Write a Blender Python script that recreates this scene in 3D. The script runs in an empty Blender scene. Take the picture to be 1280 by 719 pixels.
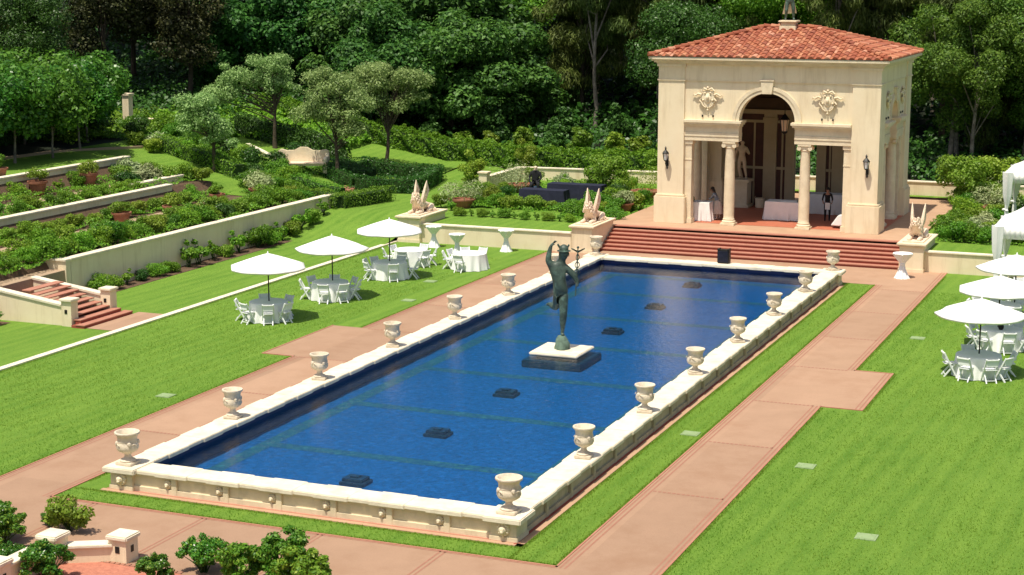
import bpy, bmesh, math, random
import numpy as np
from mathutils import Vector, Matrix
R = math.radians
D = bpy.data
SC = bpy.context.scene
COL = SC.collection

# ---------------------------------------------------------------- camera, sky, sun
cam_d = D.cameras.new('camera'); cam = D.objects.new('camera', cam_d); COL.objects.link(cam)
cam.location = (15.400, -37.187, 13.620)
cam.rotation_euler = (R(90-10.4446), 0, R(22.3918))
cam_d.sensor_width = 36; cam_d.lens = 2156.44*36/1280
cam_d.clip_start = .5; cam_d.clip_end = 2000
SC.camera = cam
SC.render.resolution_x = 1024; SC.render.resolution_y = 575

SUN_EL, SUN_AZ = 70.0, 192.0          # azimuth: clockwise from +y (the sun stands to the front left)
w = D.worlds.new('World'); SC.world = w; w.use_nodes = True
nt = w.node_tree; bg = nt.nodes['Background']
sky = nt.nodes.new('ShaderNodeTexSky'); sky.sky_type = 'NISHITA'; sky.sun_disc = False; sky.dust_density = 3.0; sky.ozone_density = .4
sky.sun_elevation = R(SUN_EL); sky.sun_rotation = R(SUN_AZ)
nt.links.new(sky.outputs[0], bg.inputs[0]); bg.inputs[1].default_value = .105
sd = D.lights.new('sun', 'SUN'); sun = D.objects.new('sun', sd); COL.objects.link(sun)
sd.energy = 4.7; sd.angle = R(.53); sd.color = (1, .94, .80)
_d = Vector((math.sin(R(SUN_AZ))*math.cos(R(SUN_EL)), math.cos(R(SUN_AZ))*math.cos(R(SUN_EL)), math.sin(R(SUN_EL))))
sun.rotation_euler = _d.to_track_quat('Z', 'Y').to_euler()
sun.location = (0, 0, 60)
SC.view_settings.view_transform = 'Standard'; SC.view_settings.look = 'None'
SC.view_settings.exposure = .20; SC.view_settings.gamma = 1
SC.render.engine = 'CYCLES'
SC.cycles.max_bounces = 8; SC.cycles.transparent_max_bounces = 12

# ---------------------------------------------------------------- materials
def _n(t, typ, **kw):
    n = t.nodes.new(typ)
    for k, v in kw.items():
        if hasattr(n, k): setattr(n, k, v)
    return n
def mat(name, c1, c2=None, rough=.8, scale=3., bump=0., bscale=30., spec=.3, c3=None, s3=.6, amt3=.5, metal=0., world=True, streak=0.):
    """base colour = noise mix of c1/c2, broad stains of c3, noise bump"""
    m = D.materials.new(name); m.use_nodes = True; t = m.node_tree; b = t.nodes['Principled BSDF']
    L = t.links.new
    b.inputs['Roughness'].default_value = rough; b.inputs['Specular IOR Level'].default_value = spec
    b.inputs['Metallic'].default_value = metal
    if world:
        g = _n(t, 'ShaderNodeNewGeometry'); vec = g.outputs['Position']
    else:
        g = _n(t, 'ShaderNodeTexCoord'); vec = g.outputs['Object']
    col = None
    if c2 is None: c2 = tuple(x*.85 for x in c1)
    n = _n(t, 'ShaderNodeTexNoise'); n.inputs['Scale'].default_value = scale; n.inputs['Detail'].default_value = 6; n.inputs['Roughness'].default_value = .65
    L(vec, n.inputs['Vector'])
    r = _n(t, 'ShaderNodeMapRange'); r.inputs[1].default_value = .32; r.inputs[2].default_value = .68
    L(n.outputs['Fac'], r.inputs[0])
    mx = _n(t, 'ShaderNodeMix', data_type='RGBA'); mx.inputs[6].default_value = (*c1, 1); mx.inputs[7].default_value = (*c2, 1)
    L(r.outputs[0], mx.inputs[0]); out = mx.outputs[2]
    if c3 is not None:
        n3 = _n(t, 'ShaderNodeTexNoise'); n3.inputs['Scale'].default_value = s3; n3.inputs['Detail'].default_value = 8; n3.inputs['Roughness'].default_value = .7
        if streak:
            mp = _n(t, 'ShaderNodeMapping'); mp.inputs['Scale'].default_value = (1, 1, streak); L(vec, mp.inputs[0]); L(mp.outputs[0], n3.inputs['Vector'])
        else: L(vec, n3.inputs['Vector'])
        r3 = _n(t, 'ShaderNodeMapRange'); r3.inputs[1].default_value = .5; r3.inputs[2].default_value = .72; r3.inputs[4].default_value = amt3
        L(n3.outputs['Fac'], r3.inputs[0])
        m3 = _n(t, 'ShaderNodeMix', data_type='RGBA'); m3.inputs[7].default_value = (*c3, 1)
        L(r3.outputs[0], m3.inputs[0]); L(out, m3.inputs[6]); out = m3.outputs[2]
    L(out, b.inputs['Base Color'])
    if bump:
        nb = _n(t, 'ShaderNodeTexNoise'); nb.inputs['Scale'].default_value = bscale; nb.inputs['Detail'].default_value = 5
        L(vec, nb.inputs['Vector'])
        bp = _n(t, 'ShaderNodeBump'); bp.inputs['Strength'].default_value = bump; bp.inputs['Distance'].default_value = .03
        L(nb.outputs['Fac'], bp.inputs['Height']); L(bp.outputs[0], b.inputs['Normal'])
    return m

def leaf_mat(name, a, b_, trans=.25, rough=.5):
    m = D.materials.new(name); m.use_nodes = True; t = m.node_tree; L = t.links.new
    p = t.nodes['Principled BSDF']; p.inputs['Roughness'].default_value = rough; p.inputs['Specular IOR Level'].default_value = .35
    g = _n(t, 'ShaderNodeNewGeometry'); oi = _n(t, 'ShaderNodeObjectInfo')
    mx = _n(t, 'ShaderNodeMix', data_type='RGBA'); mx.inputs[6].default_value = (*a, 1); mx.inputs[7].default_value = (*b_, 1)
    L(g.outputs['Random Per Island'], mx.inputs[0])
    hs = _n(t, 'ShaderNodeHueSaturation')
    mr = _n(t, 'ShaderNodeMapRange'); mr.inputs[3].default_value = .48; mr.inputs[4].default_value = .515
    L(oi.outputs['Random'], mr.inputs[0]); L(mr.outputs[0], hs.inputs['Hue'])
    mr2 = _n(t, 'ShaderNodeMapRange'); mr2.inputs[3].default_value = .8; mr2.inputs[4].default_value = 1.2
    fr = _n(t, 'ShaderNodeMath', operation='FRACT'); ml = _n(t, 'ShaderNodeMath', operation='MULTIPLY'); ml.inputs[1].default_value = 7.31
    L(oi.outputs['Random'], ml.inputs[0]); L(ml.outputs[0], fr.inputs[0]); L(fr.outputs[0], mr2.inputs[0]); L(mr2.outputs[0], hs.inputs['Value'])
    L(mx.outputs[2], hs.inputs['Color']); L(hs.outputs[0], p.inputs['Base Color'])
    tr = _n(t, 'ShaderNodeBsdfTranslucent'); L(hs.outputs[0], tr.inputs['Color'])
    ms = _n(t, 'ShaderNodeMixShader'); ms.inputs[0].default_value = trans
    L(p.outputs[0], ms.inputs[1]); L(tr.outputs[0], ms.inputs[2]); L(ms.outputs[0], t.nodes['Material Output'].inputs['Surface'])
    return m

M = {}
M['stucco'] = mat('cream stucco', (.82, .70, .50), (.77, .64, .44), .85, 1.4, .25, 60, c3=(.58, .46, .29), s3=2.6, amt3=.7, streak=.10)
M['stone'] = mat('pale carved stone', (.80, .69, .50), (.70, .58, .40), .8, 2.2, .35, 45, c3=(.50, .42, .30), s3=1.3, amt3=.55)
M['coping'] = mat('sunbleached coping stone', (.80, .72, .57), (.70, .61, .46), .75, 2.6, .3, 40, c3=(.46, .39, .28), s3=1.6, amt3=.65)
M['urnstone'] = mat('weathered urn stone', (.74, .64, .50), (.60, .51, .38), .85, 6, .5, 50, c3=(.36, .31, .23), s3=2.2, amt3=.85, world=True)
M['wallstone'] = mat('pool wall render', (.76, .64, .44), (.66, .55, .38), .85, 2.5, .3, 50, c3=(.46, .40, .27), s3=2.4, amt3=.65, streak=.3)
M['sphinx'] = mat('warm carved sandstone', (.82, .66, .50), (.70, .52, .38), .85, 7, .6, 30, c3=(.8, .7, .55), s3=4, amt3=.7)
M['redbrick'] = mat('red brick band', (.35, .17, .115), (.30, .14, .09), .85, 7, .3, 40)
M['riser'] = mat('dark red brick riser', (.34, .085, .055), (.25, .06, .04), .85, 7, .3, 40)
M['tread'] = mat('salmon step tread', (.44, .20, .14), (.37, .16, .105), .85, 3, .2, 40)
M['floor'] = mat('red tiled floor', (.50, .16, .09), (.42, .13, .07), .6, 3, .1, 40)
M['plaza'] = mat('salmon terrace paving', (.47, .30, .19), (.41, .25, .155), .85, 1.3, .15, 50, c3=(.46, .3, .2), s3=.5)
M['navy'] = mat('dark navy cloth', (.012, .014, .03), (.02, .022, .045), .8, 4)
M['black'] = mat('black painted metal', (.012, .012, .012), (.02, .018, .016), .45, 8)
M['white'] = mat('white resin', (.82, .83, .82), (.76, .77, .76), .45, 5)
M['cloth'] = mat('white table linen', (.84, .84, .82), (.77, .77, .75), .85, 3, .2, 12)
M['canvas'] = mat('white umbrella canvas', (.86, .85, .83), (.82, .81, .79), .85, 1.5, .05, 20)
M['terracotta'] = mat('terracotta', (.34, .14, .08), (.25, .10, .06), .85, 6, .3, 30, c3=(.5, .3, .2), s3=3)
M['bark'] = mat('grey brown bark', (.10, .075, .05), (.05, .038, .028), .95, 5, .9, 14)
M['palebark'] = mat('pale peeling bark', (.26, .23, .18), (.12, .10, .08), .95, 3, .7, 10, c3=(.07, .055, .04), s3=1.5, amt3=.8)
M['bronze'] = mat('verdigris bronze', (.06, .095, .07), (.03, .045, .035), .5, 5, .4, 20, spec=.5, c3=(.16, .27, .21), s3=3.5, amt3=.8, world=False)
M['rock'] = mat('green patina rock', (.16, .24, .18), (.08, .12, .09), .8, 6, .8, 12, world=False)
M['darkstone'] = mat('dark wet stone', (.008, .022, .05), (.03, .06, .10), .35, 5, .6, 18)
M['marble'] = mat('ivory marble', (.72, .56, .4), (.62, .46, .32), .6, 5, .2, 20)
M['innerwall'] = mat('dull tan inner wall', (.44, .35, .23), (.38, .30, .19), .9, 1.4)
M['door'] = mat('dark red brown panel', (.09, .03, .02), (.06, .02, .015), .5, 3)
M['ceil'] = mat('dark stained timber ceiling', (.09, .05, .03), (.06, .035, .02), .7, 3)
M['skin'] = mat('skin', (.35, .2, .14), (.32, .18, .12), .6, 5)
M['hair'] = mat('dark hair', (.012, .009, .007), (.02, .015, .01), .6, 20)
M['shirt'] = mat('patterned dark blue shirt', (.03, .045, .07), (.35, .4, .45), .9, 9, world=False)
M['blackcloth'] = mat('black clothing', (.01, .01, .012), (.02, .02, .024), .9, 9)
M['khaki'] = mat('pale skirt cloth', (.55, .48, .42), (.45, .4, .34), .9, 9)
M['soil'] = mat('garden soil', (.14, .085, .05), (.07, .045, .028), .95, 6, .8, 20, c3=(.2, .15, .09), s3=1.5)
M['gravel'] = mat('decomposed granite', (.42, .30, .2), (.34, .24, .16), .95, 8, .6, 40)
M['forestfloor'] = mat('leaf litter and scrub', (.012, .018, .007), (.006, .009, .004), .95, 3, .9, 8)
M['drain'] = mat('faded green cover', (.27, .36, .18), (.22, .30, .14), .8, 6)
M['brickpave'] = mat('brick paving', (.5, .2, .13), (.36, .13, .085), .85, 9, .5, 30)

def grass_mat():
    m = D.materials.new('mown lawn'); m.use_nodes = True; t = m.node_tree; L = t.links.new
    p = t.nodes['Principled BSDF']; p.inputs['Roughness'].default_value = .8; p.inputs['Specular IOR Level'].default_value = .15
    g = _n(t, 'ShaderNodeNewGeometry')
    def noise(sc, det=3, rg=.6, st=None):
        n = _n(t, 'ShaderNodeTexNoise'); n.inputs['Scale'].default_value = sc; n.inputs['Detail'].default_value = det; n.inputs['Roughness'].default_value = rg
        if st:
            mp = _n(t, 'ShaderNodeMapping'); mp.inputs['Scale'].default_value = st; mp.inputs['Rotation'].default_value = (0, 0, R(-3))
            L(g.outputs['Position'], mp.inputs['Vector']); L(mp.outputs[0], n.inputs['Vector'])
        else: L(g.outputs['Position'], n.inputs['Vector'])
        return n.outputs['Fac']
    def rng(s, a, b):
        r = _n(t, 'ShaderNodeMapRange'); r.inputs[1].default_value = a; r.inputs[2].default_value = b; L(s, r.inputs[0]); return r.outputs[0]
    def mix(f, a, b):
        x = _n(t, 'ShaderNodeMix', data_type='RGBA')
        for i, c in ((6, a), (7, b)):
            if isinstance(c, tuple): x.inputs[i].default_value = (*c, 1)
            else: L(c, x.inputs[i])
        L(f, x.inputs[0]); return x.outputs[2]
    c = mix(rng(noise(.35, 5, .7), .3, .7), (.072, .178, .016), (.122, .240, .030))
    c = mix(rng(noise(2.0, 7, .8, (1, .3, 1)), .42, .72), c, (.17, .275, .04))
    st_ = _n(t, 'ShaderNodeMath', operation='MULTIPLY'); st_.inputs[1].default_value = .45; L(rng(noise(1.6, 3, .6, (1.3, .06, 1)), .45, .62), st_.inputs[0]); c = mix(st_.outputs[0], c, (.20, .33, .045))
    c = mix(rng(noise(11, 6, .85), .42, .66), c, (.072, .170, .014))
    f = _n(t, 'ShaderNodeMath', operation='MULTIPLY'); f.inputs[1].default_value = .75; L(rng(noise(32, 3, .7), .48, .72), f.inputs[0])
    c = mix(f.outputs[0], c, (.25, .38, .055))
    wv = _n(t, 'ShaderNodeTexWave', wave_type='BANDS', bands_direction='X'); wv.inputs['Scale'].default_value = .52; wv.inputs['Distortion'].default_value = 1.6; wv.inputs['Detail'].default_value = 3; wv.inputs['Detail Scale'].default_value = .6
    mw = _n(t, 'ShaderNodeMapping'); mw.inputs['Rotation'].default_value = (0, 0, R(4)); L(g.outputs['Position'], mw.inputs[0]); L(mw.outputs[0], wv.inputs['Vector'])
    wm = _n(t, 'ShaderNodeMath', operation='MULTIPLY'); wm.inputs[1].default_value = .15; L(wv.outputs['Fac'], wm.inputs[0]); c = mix(wm.outputs[0], c, (.26, .39, .055))
    L(c, p.inputs['Base Color'])
    bp = _n(t, 'ShaderNodeBump'); bp.inputs['Strength'].default_value = .9; bp.inputs['Distance'].default_value = .05
    L(noise(22, 6, .8), bp.inputs['Height']); L(bp.outputs[0], p.inputs['Normal'])
    return m
M['grass'] = grass_mat()

def path_mat():
    """salmon washed concrete with faint trowel mottling and damp stains"""
    m = mat('salmon path concrete', (.39, .243, .158), (.345, .215, .138), .85, .9, .12, 70, c3=(.33, .19, .115), s3=.45, amt3=.85)
    t = m.node_tree; L = t.links.new; p = t.nodes['Principled BSDF']
    src = p.inputs['Base Color'].links[0].from_socket
    n = _n(t, 'ShaderNodeTexNoise'); n.inputs['Scale'].default_value = 26; n.inputs['Detail'].default_value = 5; n.inputs['Roughness'].default_value = .7
    g = _n(t, 'ShaderNodeNewGeometry'); L(g.outputs['Position'], n.inputs['Vector'])
    r = _n(t, 'ShaderNodeMapRange'); r.inputs[1].default_value = .5; r.inputs[2].default_value = .9; L(n.outputs['Fac'], r.inputs[0])
    x = _n(t, 'ShaderNodeMix', data_type='RGBA'); x.inputs[7].default_value = (.30, .165, .11, 1); L(r.outputs[0], x.inputs[0]); L(src, x.inputs[6])
    sp = _n(t, 'ShaderNodeSeparateXYZ'); L(g.outputs['Position'], sp.inputs[0])
    def cell(o, off, st):
        a = _n(t, 'ShaderNodeMath', operation='ADD'); a.inputs[1].default_value = off; L(o, a.inputs[0])
        d = _n(t, 'ShaderNodeMath', operation='DIVIDE'); d.inputs[1].default_value = st; L(a.outputs[0], d.inputs[0])
        f = _n(t, 'ShaderNodeMath', operation='FLOOR'); L(d.outputs[0], f.inputs[0]); return f.outputs[0]
    cb = _n(t, 'ShaderNodeCombineXYZ'); L(cell(sp.outputs[0], 10.95, 3.3), cb.inputs[0]); L(cell(sp.outputs[1], .35, 5.3), cb.inputs[1])
    wn_ = _n(t, 'ShaderNodeTexWhiteNoise'); L(cb.outputs[0], wn_.inputs['Vector'])
    rv = _n(t, 'ShaderNodeMapRange'); rv.inputs[3].default_value = .88; rv.inputs[4].default_value = 1.1; L(wn_.outputs['Value'], rv.inputs[0])
    hs = _n(t, 'ShaderNodeHueSaturation'); L(rv.outputs[0], hs.inputs['Value']); L(x.outputs[2], hs.inputs['Color'])
    L(hs.outputs[0], p.inputs['Base Color'])
    return m
M['path'] = path_mat()

def water_mat():
    m = D.materials.new('pool water'); m.use_nodes = True; t = m.node_tree; L = t.links.new
    t.nodes.remove(t.nodes['Principled BSDF'])
    g = _n(t, 'ShaderNodeNewGeometry')
    mp = _n(t, 'ShaderNodeMapping'); mp.inputs['Scale'].default_value = (1, .8, 1); L(g.outputs['Position'], mp.inputs[0])
    n = _n(t, 'ShaderNodeTexNoise'); n.inputs['Scale'].default_value = 6.5; n.inputs['Detail'].default_value = 8; n.inputs['Roughness'].default_value = .6; n.inputs['Distortion'].default_value = .6
    L(mp.outputs[0], n.inputs['Vector'])
    bp = _n(t, 'ShaderNodeBump'); bp.inputs['Strength'].default_value = .20; bp.inputs['Distance'].default_value = .08
    L(n.outputs['Fac'], bp.inputs['Height'])
    gl = _n(t, 'ShaderNodeBsdfGlossy'); gl.inputs['Roughness'].default_value = .03; L(bp.outputs[0], gl.inputs['Normal'])
    tr = _n(t, 'ShaderNodeBsdfTransparent'); tr.inputs['Color'].default_value = (.50, .86, .98, 1)
    fr = _n(t, 'ShaderNodeFresnel'); fr.inputs['IOR'].default_value = 1.333; L(bp.outputs[0], fr.inputs['Normal'])
    ms = _n(t, 'ShaderNodeMixShader'); L(fr.outputs[0], ms.inputs[0]); L(tr.outputs[0], ms.inputs[1]); L(gl.outputs[0], ms.inputs[2])
    L(ms.outputs[0], t.nodes['Material Output'].inputs['Surface'])
    return m
M['water'] = water_mat()

def tile_mat(name, c1, c2, dist=.10, glit=(.05, .2, .5)):
    """small pool tiles whose edges waver as under rippling water"""
    m = D.materials.new(name); m.use_nodes = True; t = m.node_tree; L = t.links.new
    p = t.nodes['Principled BSDF']; p.inputs['Roughness'].default_value = .5
    g = _n(t, 'ShaderNodeNewGeometry')
    v = _n(t, 'ShaderNodeTexVoronoi'); v.inputs['Scale'].default_value = 7; L(g.outputs['Position'], v.inputs['Vector'])
    n = _n(t, 'ShaderNodeTexNoise'); n.inputs['Scale'].default_value = 7; n.inputs['Detail'].default_value = 7; n.inputs['Roughness'].default_value = .8; L(g.outputs['Position'], n.inputs['Vector'])
    x = _n(t, 'ShaderNodeMix', data_type='RGBA'); x.inputs[6].default_value = (*c1, 1); x.inputs[7].default_value = (*c2, 1)
    r = _n(t, 'ShaderNodeMapRange'); r.inputs[1].default_value = .38; r.inputs[2].default_value = .62; L(n.outputs['Fac'], r.inputs[0]); L(r.outputs[0], x.inputs[0])
    s = _n(t, 'ShaderNodeSeparateColor'); L(v.outputs['Color'], s.inputs[0])
    r2 = _n(t, 'ShaderNodeMapRange'); r2.inputs[1].default_value = .86; r2.inputs[2].default_value = .97; r2.inputs[4].default_value = .25; L(s.outputs[0], r2.inputs[0])
    y = _n(t, 'ShaderNodeMix', data_type='RGBA'); y.inputs[7].default_value = (*glit, 1); L(r2.outputs[0], y.inputs[0]); L(x.outputs[2], y.inputs[6])
    L(y.outputs[2], p.inputs['Base Color'])
    return m
M['pooltile'] = tile_mat('deep blue pool tile', (.000, .060, .165), (.001, .120, .32))
M['goldtile'] = tile_mat('muted gold green pool tile', (.003, .055, .14), (.06, .15, .15), glit=(.2, .32, .3))
M['wallshaded'] = mat('weathered shade-toned pool wall render', (.52, .45, .31), (.40, .35, .24), .9, 2.5, .4, 50, c3=(.25, .23, .15), s3=2.4, amt3=.75, streak=.3)  # weathered stains; base darkened to carry the right wall's shade in its colour
M['pooledge'] = mat('dark blue waterline tile', (.012, .018, .07), (.02, .03, .1), .3, 8)

M['rooftile'] = None
def roof_mat():
    m = D.materials.new('terracotta roof tile'); m.use_nodes = True; t = m.node_tree; L = t.links.new
    p = t.nodes['Principled BSDF']; p.inputs['Roughness'].default_value = .85
    g = _n(t, 'ShaderNodeNewGeometry')
    cr = _n(t, 'ShaderNodeValToRGB'); e = cr.color_ramp.elements
    e[0].color = (.26, .065, .03, 1); e[1].color = (.52, .25, .16, 1)
    for ps, c in ((.25, (.33, .095, .045, 1)), (.5, (.38, .13, .06, 1)), (.7, (.25, .07, .04, 1)), (.86, (.44, .18, .09, 1))):
        k = e.new(ps); k.color = c
    L(g.outputs['Random Per Island'], cr.inputs[0])
    n = _n(t, 'ShaderNodeTexNoise'); n.inputs['Scale'].default_value = 1.2; n.inputs['Detail'].default_value = 6; L(g.outputs['Position'], n.inputs['Vector'])
    r = _n(t, 'ShaderNodeMapRange'); r.inputs[1].default_value = .5; r.inputs[2].default_value = .8; r.inputs[4].default_value = .5; L(n.outputs['Fac'], r.inputs[0])
    x = _n(t, 'ShaderNodeMix', data_type='RGBA'); x.inputs[7].default_value = (.30, .12, .08, 1); L(r.outputs[0], x.inputs[0]); L(cr.outputs[0], x.inputs[6])
    L(x.outputs[2], p.inputs['Base Color'])
    return m
M['rooftile'] = roof_mat()

M['l_dark'] = leaf_mat('dark glossy leaves', (.018, .068, .008), (.060, .150, .020), .25, .42)
M['l_blue'] = leaf_mat('bluish broad leaves', (.017, .080, .010), (.095, .235, .035), .32, .55)
M['l_mid'] = leaf_mat('mid green leaves', (.072, .20, .008), (.23, .41, .03), .4, .55)
M['l_lime'] = leaf_mat('fresh light green leaves', (.13, .25, .012), (.28, .40, .05), .4, .5)
M['l_olive'] = leaf_mat('grey green olive leaves', (.15, .26, .065), (.37, .50, .18), .4, .5)
M['l_needle'] = leaf_mat('dull olive needles', (.045, .085, .010), (.15, .20, .04), .25, .6)
M['l_brown'] = leaf_mat('brownish dry foliage', (.026, .034, .008), (.085, .095, .025), .15, .6)
M['l_tree'] = leaf_mat('open crown leaves', (.050, .125, .010), (.17, .28, .035), .35, .55)
M['l_row'] = leaf_mat('glossy fresh leaves', (.030, .120, .008), (.125, .30, .035), .35, .35)
M['l_hedge'] = leaf_mat('clipped hedge leaves', (.052, .165, .008), (.17, .34, .028), .35, .5)
M['l_silver'] = leaf_mat('silvery cream leaves', (.20, .29, .10), (.44, .50, .26), .2, .6)
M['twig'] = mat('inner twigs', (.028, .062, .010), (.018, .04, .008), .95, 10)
M['flower'] = mat('white petals', (.8, .78, .7), (.7, .66, .55), .7, 9)
M['gblade'] = leaf_mat('grass blades', (.17, .36, .025), (.36, .56, .08), .55, .6)
M['l_needle2'] = leaf_mat('yellowish olive needles', (.10, .15, .02), (.26, .33, .06), .35, .6)

# ---------------------------------------------------------------- mesh helpers
class MB:
    def __init__(s): s.v = []; s.f = []
    def add(s, vs, fs):
        o = len(s.v); s.v += [tuple(v) for v in vs]; s.f += [tuple(i+o for i in f) for f in fs]; return s
    def box(s, x0, y0, z0, x1, y1, z1, rot=0, c=None):
        vs = [(x, y, z) for z in (z0, z1) for (x, y) in ((x0, y0), (x1, y0), (x1, y1), (x0, y1))]
        if rot:
            c = c or ((x0+x1)/2, (y0+y1)/2); ca, sa = math.cos(rot), math.sin(rot)
            vs = [(c[0]+(x-c[0])*ca-(y-c[1])*sa, c[1]+(x-c[0])*sa+(y-c[1])*ca, z) for x, y, z in vs]
        return s.add(vs, [(3, 2, 1, 0), (4, 5, 6, 7), (0, 1, 5, 4), (1, 2, 6, 5), (2, 3, 7, 6), (3, 0, 4, 7)])
    def bar(s, p, q, a, b=None, up=(0, 0, 1)):
        b = b or a; p = Vector(p); q = Vector(q); d = (q-p).normalized(); u = Vector(up)
        if abs(d.dot(u)) > .95: u = Vector((1, 0, 0))
        r = d.cross(u).normalized(); u = r.cross(d)
        vs = [e+r*(i*a/2)+u*(j*b/2) for e in (p, q) for i, j in ((-1, -1), (1, -1), (1, 1), (-1, 1))]
        return s.add(vs, [(3, 2, 1, 0), (4, 5, 6, 7), (0, 1, 5, 4), (1, 2, 6, 5), (2, 3, 7, 6), (3, 0, 4, 7)])
    def tube(s, pts, rad, n=8, cap=True):
        rings = []
        for i, p in enumerate(pts):
            p = Vector(p); a = Vector(pts[max(0, i-1)]); b = Vector(pts[min(len(pts)-1, i+1)])
            d = (b-a).normalized(); u = Vector((0, 0, 1)) if abs(d.z) < .9 else Vector((1, 0, 0))
            r = d.cross(u).normalized(); u = r.cross(d)
            q = rad[i] if isinstance(rad, (list, tuple)) else rad
            rings.append([p+r*math.cos(2*math.pi*k/n)*q+u*math.sin(2*math.pi*k/n)*q for k in range(n)])
        vs = [v for g in rings for v in g]; fs = []
        for i in range(len(rings)-1):
            for k in range(n):
                k2 = (k+1) % n; fs.append((i*n+k, i*n+k2, (i+1)*n+k2, (i+1)*n+k))
        if cap: fs += [tuple(range(n))[::-1], tuple((len(rings)-1)*n+k for k in range(n))]
        return s.add(vs, fs)
    def lathe(s, prof, n=24, c=(0, 0, 0), fn=None, cap=True):
        vs = []
        for r, z in prof:
            for k in range(n):
                a = 2*math.pi*k/n; rr = r if fn is None else fn(r, z, a)
                vs.append((c[0]+rr*math.cos(a), c[1]+rr*math.sin(a), c[2]+z))
        fs = []
        for i in range(len(prof)-1):
            for k in range(n):
                k2 = (k+1) % n; fs.append((i*n+k, i*n+k2, (i+1)*n+k2, (i+1)*n+k))
        if cap: fs += [tuple(range(n))[::-1], tuple((len(prof)-1)*n+k for k in range(n))]
        return s.add(vs, fs)
    def ball(s, c, r, n=10, m=7):
        if not isinstance(r, (tuple, list)): r = (r, r, r)
        vs = []; 
        for i in range(m+1):
            t = math.pi*i/m
            for k in range(n):
                a = 2*math.pi*k/n; vs.append((c[0]+r[0]*math.sin(t)*math.cos(a), c[1]+r[1]*math.sin(t)*math.sin(a), c[2]-r[2]*math.cos(t)))
        fs = [(i*n+k, i*n+(k+1) % n, (i+1)*n+(k+1) % n, (i+1)*n+k) for i in range(m) for k in range(n)]
        return s.add(vs, fs)
    def prism(s, poly, a, b, axis='y'):
        """extrude a 2D outline (u,v) along an axis from a to b; y: (u,b,v)  x: (b,u,v)  z: (u,v,b)"""
        def P(u, v, w): return (u, w, v) if axis == 'y' else ((w, u, v) if axis == 'x' else (u, v, w))
        n = len(poly); vs = [P(u, v, a) for u, v in poly]+[P(u, v, b) for u, v in poly]
        fs = [(i, (i+1) % n, n+(i+1) % n, n+i) for i in range(n)]+[tuple(range(n))[::-1], tuple(range(n, 2*n))]
        return s.add(vs, fs)
    def build(s, name, m, parent=None, smooth=False, bevel=0.):
        me = D.meshes.new(name); me.from_pydata(s.v, [], s.f); me.validate()
        bm = bmesh.new(); bm.from_mesh(me)
        if bevel:
            es = [e for e in bm.edges if len(e.link_faces) == 2 and e.calc_face_angle(0) > R(40)]
            bmesh.ops.bevel(bm, geom=es, offset=bevel, segments=2, affect='EDGES', clamp_overlap=True)
        bmesh.ops.recalc_face_normals(bm, faces=bm.faces); bm.to_mesh(me); bm.free()
        if smooth:
            me.polygons.foreach_set('use_smooth', [True]*len(me.polygons))
            if smooth != 'all':
                me.set_sharp_from_angle(angle=R(38))
        o = D.objects.new(name, me); COL.objects.link(o)
        if m is not None: me.materials.append(M[m] if isinstance(m, str) else m)
        if parent is not None: o.parent = parent
        return o

def tag(o, label=None, cat=None, group=None, kind=None):
    if label: o['label'] = label
    if cat: o['category'] = cat
    if group: o['group'] = group
    if kind: o['kind'] = kind
    return o
def thing(name, label, cat, loc=(0, 0, 0), rz=0, group=None):
    o = D.objects.new(name, None); COL.objects.link(o); o.location = loc; o.rotation_euler = (0, 0, rz); o.empty_display_size = .2
    return tag(o, label, cat, group)
def struct(o): o['kind'] = 'structure'; return o
def clone(o, loc=None, rz=None, scale=None, label=None, group=None, parent=None):
    c = o.copy(); COL.objects.link(c)
    if parent is not None: c.parent = parent
    if loc is not None: c.location = loc
    if rz is not None: c.rotation_euler = (0, 0, rz)
    if scale is not None: c.scale = scale if isinstance(scale, (tuple, list)) else (scale,)*3
    if label: c['label'] = label
    if group: c['group'] = group
    for ch in list(o.children): clone(ch, parent=c)
    return c
ORD = ['first', 'second', 'third', 'fourth', 'fifth', 'sixth', 'seventh', 'eighth', 'ninth', 'tenth', 'eleventh', 'twelfth', 'thirteenth',
       'fourteenth', 'fifteenth', 'sixteenth', 'seventeenth', 'eighteenth', 'nineteenth', 'twentieth'] + \
      ['twenty-%s' % x for x in ('first', 'second', 'third', 'fourth', 'fifth', 'sixth', 'seventh', 'eighth', 'ninth')] + ['thirtieth'] + \
      ['thirty-%s' % x for x in ('first', 'second', 'third', 'fourth', 'fifth', 'sixth')]
class Once:
    """hands out the first-built original, then copies of it"""
    def __init__(s, make): s.make = make; s.o = None
    def __call__(s, loc, rz=0, label=None, group=None, scale=None):
        if s.o is None:
            s.o = s.make(); o = s.o; o.location = loc; o.rotation_euler = (0, 0, rz)
            if scale is not None: o.scale = scale if isinstance(scale, (tuple, list)) else (scale,)*3
            if label: o['label'] = label
            if group: o['group'] = group
            return o
        return clone(s.o, loc, rz, scale if scale is not None else (1, 1, 1), label, group)

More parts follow.
